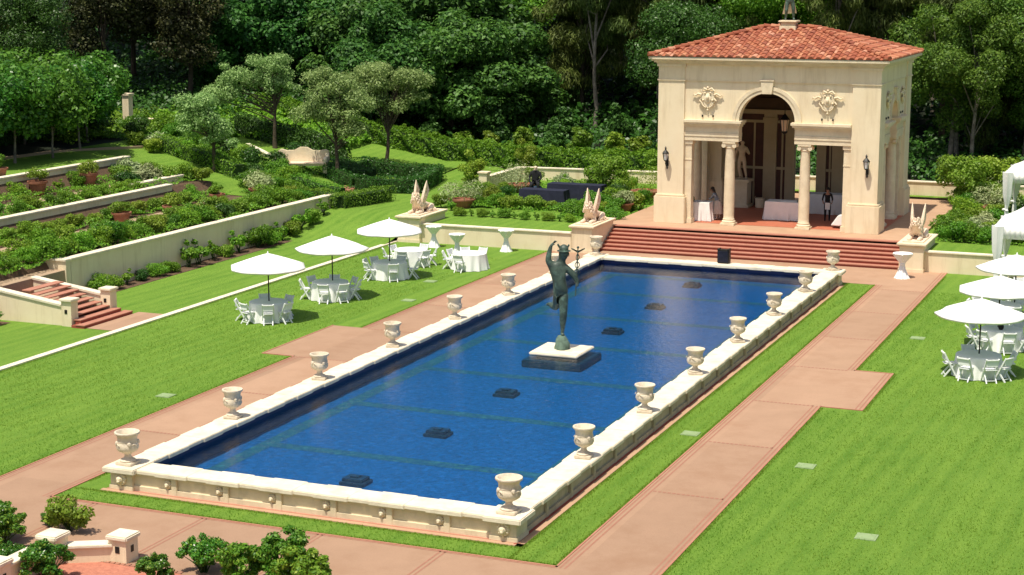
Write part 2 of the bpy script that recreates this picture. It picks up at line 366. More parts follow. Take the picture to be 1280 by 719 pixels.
def quads_mesh(name, P, mats, idx=None):
    """P: (N,4,3) loose quads"""
    me = D.meshes.new(name); n = len(P)
    me.vertices.add(n*4); me.vertices.foreach_set('co', P.reshape(-1).astype(np.float32))
    me.loops.add(n*4); me.loops.foreach_set('vertex_index', np.arange(n*4, dtype=np.int32))
    me.polygons.add(n); me.polygons.foreach_set('loop_start', np.arange(0, n*4, 4, dtype=np.int32))
    for m in mats: me.materials.append(M[m])
    if idx is not None: me.polygons.foreach_set('material_index', idx.astype(np.int32))
    me.update(calc_edges=True)
    return me
def leaf_quads(C, N, size, rng, aspect=1.7, droop=0.):
    n = len(C); N = N/np.linalg.norm(N, axis=1, keepdims=True)
    t = rng.normal(size=(n, 3)); t[:, 2] -= droop*3
    u = t-(t*N).sum(1, keepdims=True)*N; u /= np.linalg.norm(u, axis=1, keepdims=True)
    v = np.cross(N, u); s = size*rng.uniform(.6, 1.35, (n, 1))
    a = u*s*.5; b = v*s*.5/aspect
    fold = N*s*.10
    return np.stack([C-a, C-b+fold-a*.1, C+a, C+b+fold-a*.1], 1)
def blob_points(blobs, total, rng, shell=.62):
    B = np.array(blobs, float); A = (B[:, 3]*B[:, 4]+B[:, 4]*B[:, 5]+B[:, 3]*B[:, 5]); k = rng.choice(len(B), total, p=A/A.sum())
    d = rng.normal(size=(total, 3)); d /= np.linalg.norm(d, axis=1, keepdims=True)
    r = shell+(1-shell)*rng.random((total, 1))**.6
    r *= 1+.16*np.sin(d[:, :1]*7+B[k, :1])*np.sin(d[:, 1:2]*6+B[k, 1:2])+rng.normal(0, .05, (total, 1))
    C = B[k, :3]+d*B[k, 3:6]*r
    return C, d
def crown_mesh(name, blobs, n, size, m, seed, aspect=1.7, up=.35, rand=.8, droop=0., shell=.6):
    rng = np.random.default_rng(seed)
    C, d = blob_points(blobs, n, rng, shell)
    N = d*.7+rng.normal(size=d.shape)*rand*.6; N[:, 2] += up
    return quads_mesh(name, leaf_quads(C, N, size, rng, aspect, droop), [m])
def meshobj(name, me, parent=None):
    o = D.objects.new(name, me); COL.objects.link(o)
    if parent is not None: o.parent = parent
    return o
def cl(v, a=0.0, b=1.0):
    return a if v < a else (b if v > b else v)
def sm(t):
    t = cl(t); return t*t*(3-2*t)
def zup(x, y):
    z = .95 + .16*cl(-31-x, 0, 15) + .04*max(0, -46-x)
    z += .06*cl(y-56, 0, 20) + .16*max(0, y-74)
    return z
def zt(x, y):
    if x < -29.2:
        zs = 1.5 if x > -35.8 else (2.35 if x > -40.9 else 3.3 + .04*max(0, -46-x))
        t = sm((y-42)/5.0)
        return zs*(1-t) + zup(x, y)*t
    if x < -23.1:
        return zup(x, y)*sm((y-38.5)/7.0)
    if y < 41.15: return 0.0
    return zup(x, y) - .07
# ================================================================= SETTING: ground, lawns, paths
def sheet(name, rects, z, m, n=1):
    b = MB()
    for x0, y0, x1, y1 in rects:
        b.add([(x0, y0, z), (x1, y0, z), (x1, y1, z), (x0, y1, z)], [(0, 1, 2, 3)])
    return b.build(name, m)
S = 5.3                                                  # urn spacing
PX0, PX1, PY0, PY1 = -11.0, 0.0, 0.0, 7*S                # urn lines round the pool
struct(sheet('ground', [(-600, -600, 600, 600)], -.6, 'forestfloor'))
struct(sheet('lawn', [(-29.2, PY1+.2, 80, 41.15), (-29.2, -60, PX0-.2, PY1+.2), (PX1+.2, -60, 80, PY1+.2), (PX0-.2, -60, PX1+.2, PY0-.2)], 0, 'grass'))
struct(sheet('terrace_lawn_front', [(1.0, 41.15, 80, 42.1)], 0, 'grass'))

def grid(name, x0, x1, y0, y1, step, m, f):
    nx = max(1, int((x1-x0)/step)); ny = max(1, int((y1-y0)/step))
    vs = []; fs = []
    for j in range(ny+1):
        for i in range(nx+1):
            x = x0+(x1-x0)*i/nx; y = y0+(y1-y0)*j/ny; vs.append((x, y, f(x, y)))
    for j in range(ny):
        for i in range(nx):
            a = j*(nx+1)+i; fs.append((a, a+1, a+nx+2, a+nx+1))
    b = MB(); b.add(vs, fs); return b.build(name, m, smooth=True)
struct(grid('upper_lawn', -23.1, -12.8, 41.25, 62, .8, 'grass', lambda x, y: zup(x, y)-.07))
struct(grid('upper_lawn_east', 2.15, 80, 42.15, 62, .8, 'grass', lambda x, y: zup(x, y)-.07))
struct(grid('upper_lawn_behind', -12.8, 2.15, 60, 62, .8, 'grass', lambda x, y: zup(x, y)-.07))
struct(grid('garden_slope_lawn', -29.2, -23.1, 38.5, 62, .45, 'grass', lambda x, y: max(zup(x, y)*sm((y-38.5)/7.0)-.07*sm((y-44)/3), .006)))
struct(grid('hillside_lawn', -46.5, -29.2, 43.6, 66, .5, 'grass', lambda x, y: zt(x, y)))
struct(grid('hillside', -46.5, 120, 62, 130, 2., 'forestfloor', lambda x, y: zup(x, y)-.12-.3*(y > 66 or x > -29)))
struct(grid('lawn_by_hedge', -29.2, -14, 61.9, 68, 1., 'grass', lambda x, y: zup(x, y)-.05))
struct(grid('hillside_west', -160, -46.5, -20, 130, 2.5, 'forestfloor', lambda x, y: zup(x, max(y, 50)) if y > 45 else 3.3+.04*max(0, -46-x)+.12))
struct(grid('lower_terrace_bed', -35.8, -29.2, -30, 43.6, .8, 'soil', lambda x, y: zt(x, y)-.03))
struct(grid('middle_terrace_bed', -40.9, -35.8, -30, 43.6, .8, 'soil', lambda x, y: zt(min(x, -35.81), y)-.03))
struct(grid('top_terrace_lawn', -46.5, -40.9, -30, 43.6, .8, 'grass', lambda x, y: zt(min(x, -40.91), y)))
struct(sheet('gravel_walk', [(-34.2, -10, -32.6, 41.5)], 1.487, 'gravel'))
struct(sheet('gravel_walk_upper', [(-39.2, -10, -38.3, 41.0)], 2.337, 'gravel'))
# the light kerb between the tree lawn and the woodland track, and the track
b = MB(); pts = [(-46.6, -10), (-46.6, 40), (-46.3, 43.5), (-45.2, 47.2), (-44.4, 49.8)]
for p, q in zip(pts, pts[1:]): b.bar((p[0], p[1], zt(*p)+.05), (q[0], q[1], zt(*q)+.05), .22, .16)
struct(b.build('garden_kerb', 'gravel'))
b = MB(); b.box(-23.3, -30, -.02, -23.0, 40.8, .05); struct(b.build('lawn_kerb', 'coping'))

# paths (paved bands): slabs, brick edge bands and dotted cross joints
JY0, JY1 = 15.6, 20.95
def path(name, rects): struct(sheet(name, rects, .010, 'path'))
path('path', [(1.85, -40, 4.2, 42.0), (4.2, JY0, 5.52, JY1)])
path('path_west', [(-14.75, -40, -12.4, 41.1), (-16.05, JY0, -14.75, JY1)])
path('path_front', [(-12.4, -14, 1.85, -1.55)])
path('path_by_steps', [(-12.4, 37.75, 1.85, 42.0)])
b = MB()
def band(x0, y0, x1, y1, w=.07, z=.014):
    if abs(x1-x0) < 1e-6: b.add([(x0-w/2, y0, z), (x0+w/2, y0, z), (x0+w/2, y1, z), (x0-w/2, y1, z)], [(0, 1, 2, 3)])
    else: b.add([(x0, y0-w/2, z), (x1, y0-w/2, z), (x1, y0+w/2, z), (x0, y0+w/2, z)], [(0, 1, 2, 3)])
def dband(x0, y0, x1, y1):
    for o in (-.062, .062):
        if abs(x1-x0) < 1e-6: band(x0+o, y0, x1+o, y1, .05)
        else: band(x0, y0+o, x1, y1+o, .05)
dband(1.99, -1.6, 1.99, 37.8); dband(4.06, -40, 4.06, JY0); dband(4.06, JY1, 4.06, 42); dband(5.38, JY0, 5.38, JY1)
dband(-12.54, -1.6, -12.54, 37.8); dband(-14.61, -40, -14.61, JY0); dband(-14.61, JY1, -14.61, 41)
for k in range(4): dband(-10.95+3.3*k, -14, -10.95+3.3*k, -1.55)
for k in range(-6, 8):
    y = 5.3*k-.35
    if k != 0:
        for i in range(15):
            for xx in (2.1, -14.5):
                x = xx+i*.13; b.add([(x, y-.05, .014), (x+.085, y-.05, .014), (x+.085, y+.05, .014), (x, y+.05, .014)], [(0, 1, 2, 3)])
band(-12.4, -1.6, 1.85, -1.6, .05)
struct(b.build('path_brick_bands', 'redbrick'))
b = MB()
for x0, y0, x1, y1 in ((1.80, -1.55, 1.85, 37.75), (4.2, -40, 4.25, JY0), (4.2, JY1, 4.25, 42), (5.52, JY0, 5.57, JY1), (4.2, JY0-.05, 5.57, JY0), (4.2, JY1, 5.57, JY1+.05),
                       (-14.8, -40, -14.75, JY0), (-14.8, JY1, -14.75, 41), (-16.1, JY0, -16.05, JY1), (-16.1, JY0-.05, -14.75, JY0), (-12.4, -1.55, -12.35, 37.7), (-12.4, -1.55, 1.85, -1.50)):
    b.box(x0, y0, -.03, x1, y1, .025)
struct(b.build('path_edging', 'tread'))
struct(sheet('brick_paving', [(-9.0, -14, -5.9, -5.3)], .020, 'brickpave'))
b = MB()
for i in range(22):                                      # soldier course along the brick patch
    b.box(-9.0+i*.14, -5.30, -.02, -9.0+i*.14+.11, -5.16, .03)
struct(b.build('brick_paving_edge', 'redbrick'))

# ================================================================= POOL
sheet_o = struct(sheet('pool_floor', [(PX0, PY0, PX1, PY1)], -.06, 'pooltile'))
b = MB()
gs = [5.3*k for k in range(1, 7)]
xa, xb = -10.1, -.85
for y in gs+[.95, PY1-1.0]: b.add([(xa, y-.24, -.054), (xb, y-.24, -.054), (xb, y+.24, -.054), (xa, y+.24, -.054)], [(0, 1, 2, 3)])
ys = [.95]+gs+[PY1-1.0]
for a, c in zip(ys, ys[1:]):
    for x in (-10.1, -1.33): b.add([(x, a+.24, -.054), (x+.48, a+.24, -.054), (x+.48, c-.24, -.054), (x, c-.24, -.054)], [(0, 1, 2, 3)])
struct(b.build('pool_floor_bands', 'goldtile'))
tag(sheet('water', [(PX0+.34, PY0+.34, PX1-.34, PY1-.34)], .36, 'water'), kind='structure')

def lion_mask(b, c, s, ax):
    """small lion head in relief; ax = outward direction ((1,0) or (0,-1))"""
    o = Vector((ax[0], ax[1], 0)); t = Vector((-ax[1], ax[0], 0)); c = Vector(c)
    def P(u, v, w): p = c+t*u*s+Vector((0, 0, v*s))+o*w*s; return tuple(p)
    for k in range(11):                                   # mane
        a = 2*math.pi*k/11; b.ball(P(.36*math.cos(a), .36*math.sin(a)+.03, .06), .15*s, 6, 4)
    b.ball(P(0, 0, .14), .30*s, 10, 6)
    b.ball(P(0, -.12, .34), .15*s, 8, 5); b.ball(P(0, -.02, .36), .07*s, 6, 4)
    b.ball(P(-.13, .10, .33), .065*s, 6, 4); b.ball(P(.13, .10, .33), .065*s, 6, 4)
    b.ball(P(-.24, .30, .16), .09*s, 6, 4); b.ball(P(.24, .30, .16), .09*s, 6, 4)
    b.bar(P(0, -.30, .10), P(0, -.62, .03), .12*s)
H = .62
def pool_wall(label, ax, line, a0, a1, out, nb, detail):
    """a wall along axis ax at coordinate line between a0..a1; out = +1/-1 outward side"""
    root = thing('pool_wall', label, 'wall', group='walls round the pool')
    def bx(b, u0, u1, v0, v1, z0, z1):                    # u along, v outward from the line
        v0, v1 = sorted((line+out*v0, line+out*v1))
        if ax == 'y': b.box(v0, u0, z0, v1, u1, z1)
        else: b.box(u0, v0, z0, u1, v1, z1)
    wm = 'wallshaded' if line == 0 and ax == 'y' else 'wallstone'
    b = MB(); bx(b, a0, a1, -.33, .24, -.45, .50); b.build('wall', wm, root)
    b = MB(); bx(b, a0+.01, a1-.01, -.345, -.332, -.32, .50); b.build('waterline_tiles', 'pooledge', root)
    st = (a1-a0)/nb
    b = MB()
    bx(b, a0-(.42 if ax == 'x' else 0), a1+(.42 if ax == 'x' else 0), -.42, .36, .50, .615)
    b.build('coping', 'coping', root, bevel=.02)
    cp = MB()
    for k in range(0 if ax == 'x' else 1, nb+1 if ax == 'x' else nb):
        u = a0+st*k
        if ax == 'x' and k in (0, nb): continue
        bx(cp, u-.5, u+.5, -.455, .395, .492, .622)
    cp.build('coping_block', 'coping', root, bevel=.02)
    if detail:
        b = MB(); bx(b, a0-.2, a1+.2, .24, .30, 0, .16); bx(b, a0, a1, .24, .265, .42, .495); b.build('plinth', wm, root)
        b = MB(); bx(b, a0-.45, a1+(.45 if ax == 'x' else 0), .30, .38, -.03, .030); b.build('brick_footing', 'riser' if ax == 'y' else 'tread', root)  # darker brick on the long wall puts the coping's shadow into its colour
        b = MB(); bx(b, a0-.55, a1+(.55 if ax == 'x' else 0), .38, .55, -.03, .024); b.build('brick_edge', 'plaza', root)
        for k in range(nb+1):
            u = a0+st*k
            if k in (0, nb) : continue
            b = MB(); bx(b, u-.04, u+.13, .24, .312, .0, .497)
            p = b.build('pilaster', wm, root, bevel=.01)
            if ax == 'y': continue
            b = MB()
            c = (u-.17, line+out*.26, .30) if ax == 'x' else (line+out*.26, u-.17, .30)
            lion_mask(b, c, .24 if ax == 'x' else .13, (0, out) if ax == 'x' else (out, 0)); m = b.build('lion_mask', 'stone', p, smooth=True)
    return root
wn = pool_wall('low cream wall along the near short end of the pool', 'x', 0, PX0, PX1, -1, 7, True)
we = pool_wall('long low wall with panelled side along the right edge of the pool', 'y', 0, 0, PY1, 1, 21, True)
ww = pool_wall('long low wall along the left edge of the pool beside the salmon path', 'y', PX0, 0, PY1, -1, 21, False)
wf = pool_wall('short far wall of the pool in front of the red steps', 'x', PY1, PX0, PX1, 1, 7, False)
for (cx, cy, par, face) in ((0, 0, wn, 1), (PX0, 0, wn, 1), (0, PY1, wf, 0), (PX0, PY1, wf, 0)):
    b = MB(); b.box(cx-.345, cy-.345, -.3, cx+.345, cy+.345, .497); b.box(cx-.375, cy-.375, -.02, cx+.375, cy+.375, .14)
    p = b.build('corner_pier', 'wallstone', par, bevel=.012)
    b = MB(); b.box(cx-.50, cy-.50, .494, cx+.50, cy+.50, .645); b.build('cap', 'coping', p, bevel=.025)
    if face:
        b = MB(); lion_mask(b, (cx, cy-.35, .32), .36, (0, -1)); b.build('lion_mask', 'stone', p, smooth=True)

# urns
def make_urn():
    t = thing('garden_urn', 'x', 'urn')
    b = MB(); b.box(-.25, -.25, 0, .25, .25, .09); b.build('plinth', 'urnstone', t, bevel=.015)
    prof = [(.20, .09), (.22, .12), (.20, .15), (.12, .19), (.085, .26), (.09, .31), (.13, .34), (.13, .34), (.18, .37), (.26, .43), (.295, .52), (.285, .62), (.26, .68),
            (.27, .70), (.262, .73), (.265, .83), (.29, .89), (.335, .93), (.345, .96), (.335, .99), (.29, .99), (.26, .95), (.22, .84), (.1, .80), (.0, .79)]
    def fl(r, z, a): return r*(1+.05*abs(math.sin(a*8))) if .36 < z < .62 else r
    b = MB(); b.lathe(prof, 48, fn=fl, cap=False); b.build('bowl', 'urnstone', t, smooth=True)
    for k in range(4):
        a = math.pi/4+k*math.pi/2; c, s = math.cos(a), math.sin(a); b = MB()
        b.ball((c*.27, s*.27, .66), (.06, .06, .075), 8, 6); b.ball((c*.30, s*.30, .63), (.035, .035, .04), 6, 5)
        b.tube([(c*.26-s*.05, s*.26+c*.05, .62), (c*.29-s*.12, s*.29+c*.12, .66), (c*.26-s*.20, s*.26+c*.20, .62)], [.022, .018, .012], 6)
        b.build('mask', 'urnstone', t, smooth=True)
    return t
URN = Once(make_urn)
for side, x in (('right', 0), ('left', PX0)):
    for k in range(8):
        if k == 0: lab = 'large stone urn on the near %s corner of the pool, biggest in that row' % side
        elif k == 7: lab = 'stone urn on the far %s corner of the pool, closest to the red steps' % side
        else: lab = '%s stone urn from the near end along the %s coping of the pool' % (ORD[k], side)
        URN((x, k*S, .645 if k in (0, 7) else .63), rz=.13*k, label=lab, group='urns along the pool coping', scale=(.99, .99, .90) if k == 0 else ((.93, .93, .85), (.90, .90, .87), (.92, .92, .84))[k % 3])

# underwater blocks and the statue in the pool
for k in range(-3, 4):
    y = 18.65+S*k
    if k == 0: continue
    b = MB(); b.box(-.31, -.24, -.06, .31, .24, .13); b.box(-.37, -.30, -.07, .37, .30, .04); b.box(-.14, -.12, .13, .14, .12, .17)
    o = b.build('fountain_block', 'darkstone', bevel=.03); o.location = (-5.62, y, 0); o.rotation_euler = (0, 0, 0)
    i = k+3 if k < 0 else k+2
    tag(o, '%s dark fountain block under the pool water, counted from the near end' % ORD[i], 'fountain block', 'dark blocks under the water')
t = thing('statue_base', 'square white slab over dark stone step in the middle of the pool', 'pedestal', (-5.62, 18.45, 0))
b = MB(); b.box(-1.10, -1.10, -.06, 1.10, 1.10, .20); b.build('water_step', 'darkstone', t, bevel=.03)
b = MB(); b.box(-.68, -.68, .20, .68, .68, .36); b.build('plinth', 'darkstone', t)
b = MB(); b.box(-.90, -.90, .36, .90, .90, .46); b.build('slab', 'coping', t, bevel=.03)

def skin(name, J, E_, m, parent=None, sub=2, root=None, scale=1., loc=None):
    """one continuous figure grown over a joint skeleton; J: name -> (x,y,z,r[,r2])"""
    names = list(J); me = D.meshes.new(name)
    me.from_pydata([tuple(c*scale for c in J[n][:3]) for n in names], [(names.index(a), names.index(b_)) for a, b_ in E_], [])
    o = D.objects.new(name, me); COL.objects.link(o)
    md = o.modifiers.new('s', 'SKIN'); md.use_smooth_shade = True
    for i, n in enumerate(names):
        s = me.skin_vertices[0].data[i]; r = J[n][3]; r2 = J[n][4] if len(J[n]) > 4 else r
        s.radius = (r*scale, r2*scale); s.use_root = (n == (root or names[0]))
    ms = o.modifiers.new('u', 'SUBSURF'); ms.levels = sub; ms.render_levels = sub
    dg = bpy.context.evaluated_depsgraph_get(); dg.update()
    nm = D.meshes.new_from_object(o.evaluated_get(dg)); nm.name = name
    D.objects.remove(o); o = D.objects.new(name, nm); COL.objects.link(o); nm.materials.clear(); nm.materials.append(M[m])
    nm.polygons.foreach_set('use_smooth', [True]*len(nm.polygons))
    if parent is not None: o.parent = parent
    if loc is not None: o.location = loc
    return o

def face_bits(b, c, s, f=(0, -1), skin_=True):
    """nose, brow, lips, ears for a head at c looking along f"""
    f = Vector((f[0], f[1], 0)).normalized(); t = Vector((-f.y, f.x, 0)); c = Vector(c)
    P = lambda u, v, w: tuple(c+t*u*s+f*w*s+Vector((0, 0, v*s)))
    b.ball(P(0, -.01, .105), (.015*s, .02*s, .03*s), 6, 5); b.ball(P(0, -.055, .095), (.03*s, .015*s, .012*s), 6, 4)
    for e in (-1, 1): b.ball(P(e*.035, .02, .088), .013*s, 6, 4); b.ball(P(e*.085, 0, 0), (.015*s, .02*s, .03*s), 6, 5)

# bronze messenger figure: local x = right in the picture, y = away
st = thing('bronze_statue', 'green bronze running figure raising one arm and holding a winged staff, on the pool slab', 'statue', (-5.62, 18.45, .46), R(22.4))
b = MB()
rng_ = random.Random(4)
b.lathe([(.27, 0), (.27, .08), (.25, .2), (.2, .36), (.13, .48), (.0, .5)], 14, fn=lambda r, z, a: r*(1+.12*math.sin(a*3+z*9)+.08*math.sin(a*7-z*20)))
b.build('rock', 'rock', st, smooth=True)
J = dict(hip=(-.06, 0, 2.10, 0.282, 0.267), bel=(-.10, .0, 2.42, 0.261, 0.240), chest=(-.13, 0, 2.80, 0.352, 0.282), neck0=(-.05, 0, 3.08, 0.169, 0.169), neck=(-.01, -.02, 3.20, 0.120), head0=(.03, -.03, 3.32, 0.183, 0.183), head=(.05, -.03, 3.45, 0.197, 0.197), headt=(.05, -.02, 3.56, 0.127, 0.127),
         shL=(-.36, .02, 2.98, 0.162), elL=(-.50, -.02, 3.14, 0.120), faL=(-.47, -.02, 3.38, 0.099), wrL=(-.42, -.02, 3.62, 0.070), haL=(-.36, -.02, 3.74, 0.070, 0.042), haL2=(-.30, -.02, 3.80, 0.050, 0.029),
         shR=(.14, -.02, 2.92, 0.162), elR=(.42, -.06, 2.62, 0.120), wrR=(.52, -.10, 2.42, 0.077), haR=(.52, -.11, 2.32, 0.070, 0.050),
         hipL=(.04, -.02, 1.98, 0.211), knL=(.05, -.08, 1.30, 0.147), caL=(.03, -.02, 1.00, 0.134), anL=(.02, 0, .66, 0.070), heL=(.0, .02, .56, 0.070), toL=(.05, -.10, .50, 0.064),
         hipR=(-.12, .08, 1.98, 0.211), knR=(-.20, .40, 1.42, 0.141), caR=(-.30, .66, 1.40, 0.120), anR=(-.42, .92, 1.44, 0.070), toR=(-.50, 1.08, 1.38, 0.056))
E_ = [('hip', 'bel'), ('bel', 'chest'), ('chest', 'neck0'), ('neck0', 'neck'), ('neck', 'head0'), ('head0', 'head'), ('head', 'headt'), ('chest', 'shL'), ('shL', 'elL'), ('elL', 'faL'), ('faL', 'wrL'), ('wrL', 'haL'), ('haL', 'haL2'),
      ('chest', 'shR'), ('shR', 'elR'), ('elR', 'wrR'), ('wrR', 'haR'), ('hip', 'hipL'), ('hipL', 'knL'), ('knL', 'caL'), ('caL', 'anL'), ('anL', 'heL'), ('heL', 'toL'), ('hip', 'hipR'), ('hipR', 'knR'), ('knR', 'caR'), ('caR', 'anR'), ('anR', 'toR')]
skin('body', J, E_, 'bronze', st, root='hip')
b = MB(); face_bits(b, (.07, -.03, 3.42), 1.5, (1, -.3)); b.build('face', 'bronze', st, smooth=True)
b = MB(); b.lathe([(.24, 0), (.235, .02), (.16, .035), (.165, .10), (.13, .18), (.05, .23), (0, .235)], 20, c=(.05, -.03, 3.50)); 
h = b.build('winged_hat', 'bronze', st, smooth=True)
def wing(b, base, tip, up, th=.03, n=5):
    base, tip, up = Vector(base), Vector(tip), Vector(up)
    for i in range(n):
        f = i/(n-1); p = base+up*f*.3; q = base.lerp(tip, 1-.16*i)+up*(1-.1*i)*(1-f*.2)
        b.bar(p, q, th, th*2.2)
b = MB(); wing(b, (.15, .10, 3.56), (.24, .24, 3.78), (0, 0, -.10)); b.build('hat_wing', 'bronze', h)
b = MB(); wing(b, (-.05, .10, 3.56), (-.16, .22, 3.80), (0, 0, -.10)); b.build('hat_wing', 'bronze', h)
# staff: rod, two snakes and a pair of wings
c_ = MB(); c_.tube([(.46, -.14, 1.92), (.50, -.12, 2.6), (.54, -.10, 3.62)], [.022, .022, .02], 8); stf = c_.build('staff', 'bronze', st, smooth=True)
c_ = MB()
for ph in (0, math.pi):
    pts = [(.50+.04*i/24+(.11-.003*i)*math.sin(i*.42+ph), -.11+.05*math.cos(i*.42+ph), 2.62+.036*i) for i in range(25)]
    c_.tube(pts, .016, 6)
c_.build('snakes', 'bronze', stf, smooth=True)
c_ = MB(); wing(c_, (.55, -.1, 3.50), (.78, -.1, 3.70), (0, 0, -.10), .02); wing(c_, (.53, -.1, 3.50), (.31, -.1, 3.70), (0, 0, -.10), .02); c_.ball((.54, -.1, 3.64), .045, 8, 6); c_.build('staff_wings', 'bronze', stf)
c_ = MB()
for i in range(4):
    c_.tube([(.47+.0*i, -.16, 2.40-.035*i), (.53, -.20, 2.39-.035*i), (.57, -.13, 2.38-.035*i)], [.018, .017, .013], 6)
c_.tube([(.50, -.14, 2.42), (.46, -.18, 2.48), (.49, -.17, 2.53)], [.02, .018, .013], 6)
for i in range(4):
    c_.tube([(-.33+.02*i, -.02+.035*(i-1.5), 3.78), (-.28+.02*i, -.02+.04*(i-1.5), 3.86-.01*i), (-.22+.01*i, -.02+.04*(i-1.5), 3.87-.02*i)], [.018, .016, .012], 6)
c_.tube([(-.38, -.05, 3.70), (-.31, -.10, 3.73), (-.27, -.11, 3.77)], [.02, .018, .013], 6)
c_.build('fingers', 'bronze', st, smooth=True)

# the black loudspeaker-like box by the far coping
t = thing('speaker_box', 'small black slatted box standing on the far pool coping before the red steps', 'box', (-4.95, 37.25, .624))
b = MB(); b.box(-.27, -.18, 0, .27, .18, .62); b.build('cabinet', 'black', t, bevel=.03)
b = MB()
for i in range(9): b.box(-.22, -.20, .08+i*.055, .22, -.185, .11+i*.055)
b.build('grille', 'navy', t)
b = MB()
for x in (-.27, .19): b.box(x, -.19, .6, x+.08, .19, .66)
b.build('handle', 'black', t)

# ================================================================= STEPS, PLATFORM, PEDESTALS, TERRACE WALLS
PZ = 1.0; C = -5.35
root = thing('entrance_steps', 'broad flight of seven brick red steps below the pavilion', 'steps')
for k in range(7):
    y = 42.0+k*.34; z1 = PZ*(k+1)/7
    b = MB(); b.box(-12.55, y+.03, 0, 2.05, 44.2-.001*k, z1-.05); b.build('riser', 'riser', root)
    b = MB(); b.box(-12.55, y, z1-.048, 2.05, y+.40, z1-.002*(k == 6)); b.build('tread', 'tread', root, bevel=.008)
b = MB(); b.box(-13.0, 44.07, -.3, 2.3, 60.0, PZ-.006); struct(b.build('plaza', 'plaza'))
struct(sheet('pavilion_floor', [(-11.0, 46.55, .3, 54.6)], PZ+.003, 'floor'))

def pedestal(x0, x1, y0, y1, lab, h=1.32, z0=0):
    t = thing('sphinx_pedestal', lab, 'pedestal', ((x0+x1)/2, (y0+y1)/2, z0), group='pedestals of the winged statues')
    w_, d_ = (x1-x0)/2, (y1-y0)/2
    b = MB(); b.box(-w_+.05, -d_+.05, 0, w_-.05, d_-.05, h-.1); b.box(-w_+.02, -d_+.02, 0, w_-.02, d_-.02, .16); b.build('block', 'stucco', t)
    b = MB(); b.box(-w_-.03, -d_-.03, h-.12, w_+.03, d_+.03, h-.07); b.box(-w_-.07, -d_-.07, h-.07, w_+.07, d_+.07, h+.02); b.build('cap', 'stone', t, bevel=.015)
    return t
PED = [(-23.05, -21.75, 40.75, 44.0, 'cream pedestal under the left winged statue beside the white parasols'),
       (-13.72, -12.56, 40.95, 44.2, 'cream pedestal under the middle winged statue left of the steps'),
       (2.06, 3.25, 41.5, 44.9, 'cream pedestal under the right winged statue right of the steps')]
for p in PED: pedestal(*p)
def make_sphinx():
    t = thing('winged_sphinx', 'x', 'statue')
    J = dict(hip=(0, .95, .30, .24, .24), mid=(0, .45, .36, .23, .25), ch=(0, -.12, .46, .25, .27), nk=(0, -.38, .68, .20, .2), hd=(0, -.50, .86, .17, .18), top=(0, -.50, 1.00, .12, .12), muz=(0, -.66, .80, .09, .09),
             lsh=(.2, -.2, .30, .13), lel=(.24, -.15, .12, .11), lpw=(.22, -.85, .09, .10), rsh=(-.2, -.2, .30, .13), rel=(-.24, -.15, .12, .11), rpw=(-.22, -.85, .09, .10),
             lh=(.24, .95, .22, .19), lk=(.32, .55, .14, .13), lf=(.32, .25, .08, .08), rh=(-.24, .95, .22, .19), rk=(-.32, .55, .14, .13), rf=(-.32, .25, .08, .08),
             t1=(0, 1.25, .25, .06), t2=(.25, 1.35, .1, .05), t3=(.42, 1.1, .08, .05))
    E_ = [('hip', 'mid'), ('mid', 'ch'), ('ch', 'nk'), ('nk', 'hd'), ('hd', 'top'), ('hd', 'muz'), ('ch', 'lsh'), ('lsh', 'lel'), ('lel', 'lpw'), ('ch', 'rsh'), ('rsh', 'rel'), ('rel', 'rpw'),
          ('hip', 'lh'), ('lh', 'lk'), ('lk', 'lf'), ('hip', 'rh'), ('rh', 'rk'), ('rk', 'rf'), ('hip', 't1'), ('t1', 't2'), ('t2', 't3')]
    skin('body', J, E_, 'sphinx', t, root='hip')
    b = MB()
    for i in range(40):                                   # curled mane and locks
        a = i*2.4; z = .55+.5*(i/40); r = .24-.10*(i/40)
        x, y = r*math.cos(a), -.42+r*math.sin(a)
        if y > -.60: b.ball((x, y, z), (.07, .07, .08), 6, 4)
    for e in (-1, 1): b.ball((e*.07, -.66, .90), .03, 6, 4); b.ball((e*.05, -.73, .76), (.05, .04, .04), 6, 4)
    b.ball((0, -.74, .83), .035, 6, 4)
    b.build('mane', 'sphinx', t, smooth=True)
    for e in (-1, 1):
        b = MB(); n = 8                                    # a curved wing: overlapping feathers swept up and back
        for i in range(n):
            f = i/(n-1)
            p0 = Vector((e*.17, -.14+.26*f, .55-.05*f)); p1 = Vector((e*(.24+.02*f), -.02+.30*f, .95-.10*f)); p2 = Vector((e*(.30-.02*f), .28+.30*f, 1.66-.50*f))
            b.tube([p0, p1, p1.lerp(p2, .6), p2], [.08, .08, .055, .02], 6)
        b.build('wing', 'sphinx', t, smooth=True)
    b = MB(); b.box(-.48, -1.05, 0, .48, 1.38, .05); b.build('slab', 'sphinx', t, bevel=.01)
    return t
SPX = Once(make_sphinx)
for (x, y, lab) in ((-22.4, 42.1, 'winged lion-like stone figure on the left pedestal behind the parasols'), (-13.14, 42.35, 'winged lion-like stone figure left of the red steps, above the bronze figure'),
                    (2.65, 42.9, 'winged lion-like stone figure right of the red steps, near the white canopies')):
    SPX((x, y, 1.34), 0, lab, 'winged stone figures', 1.0)

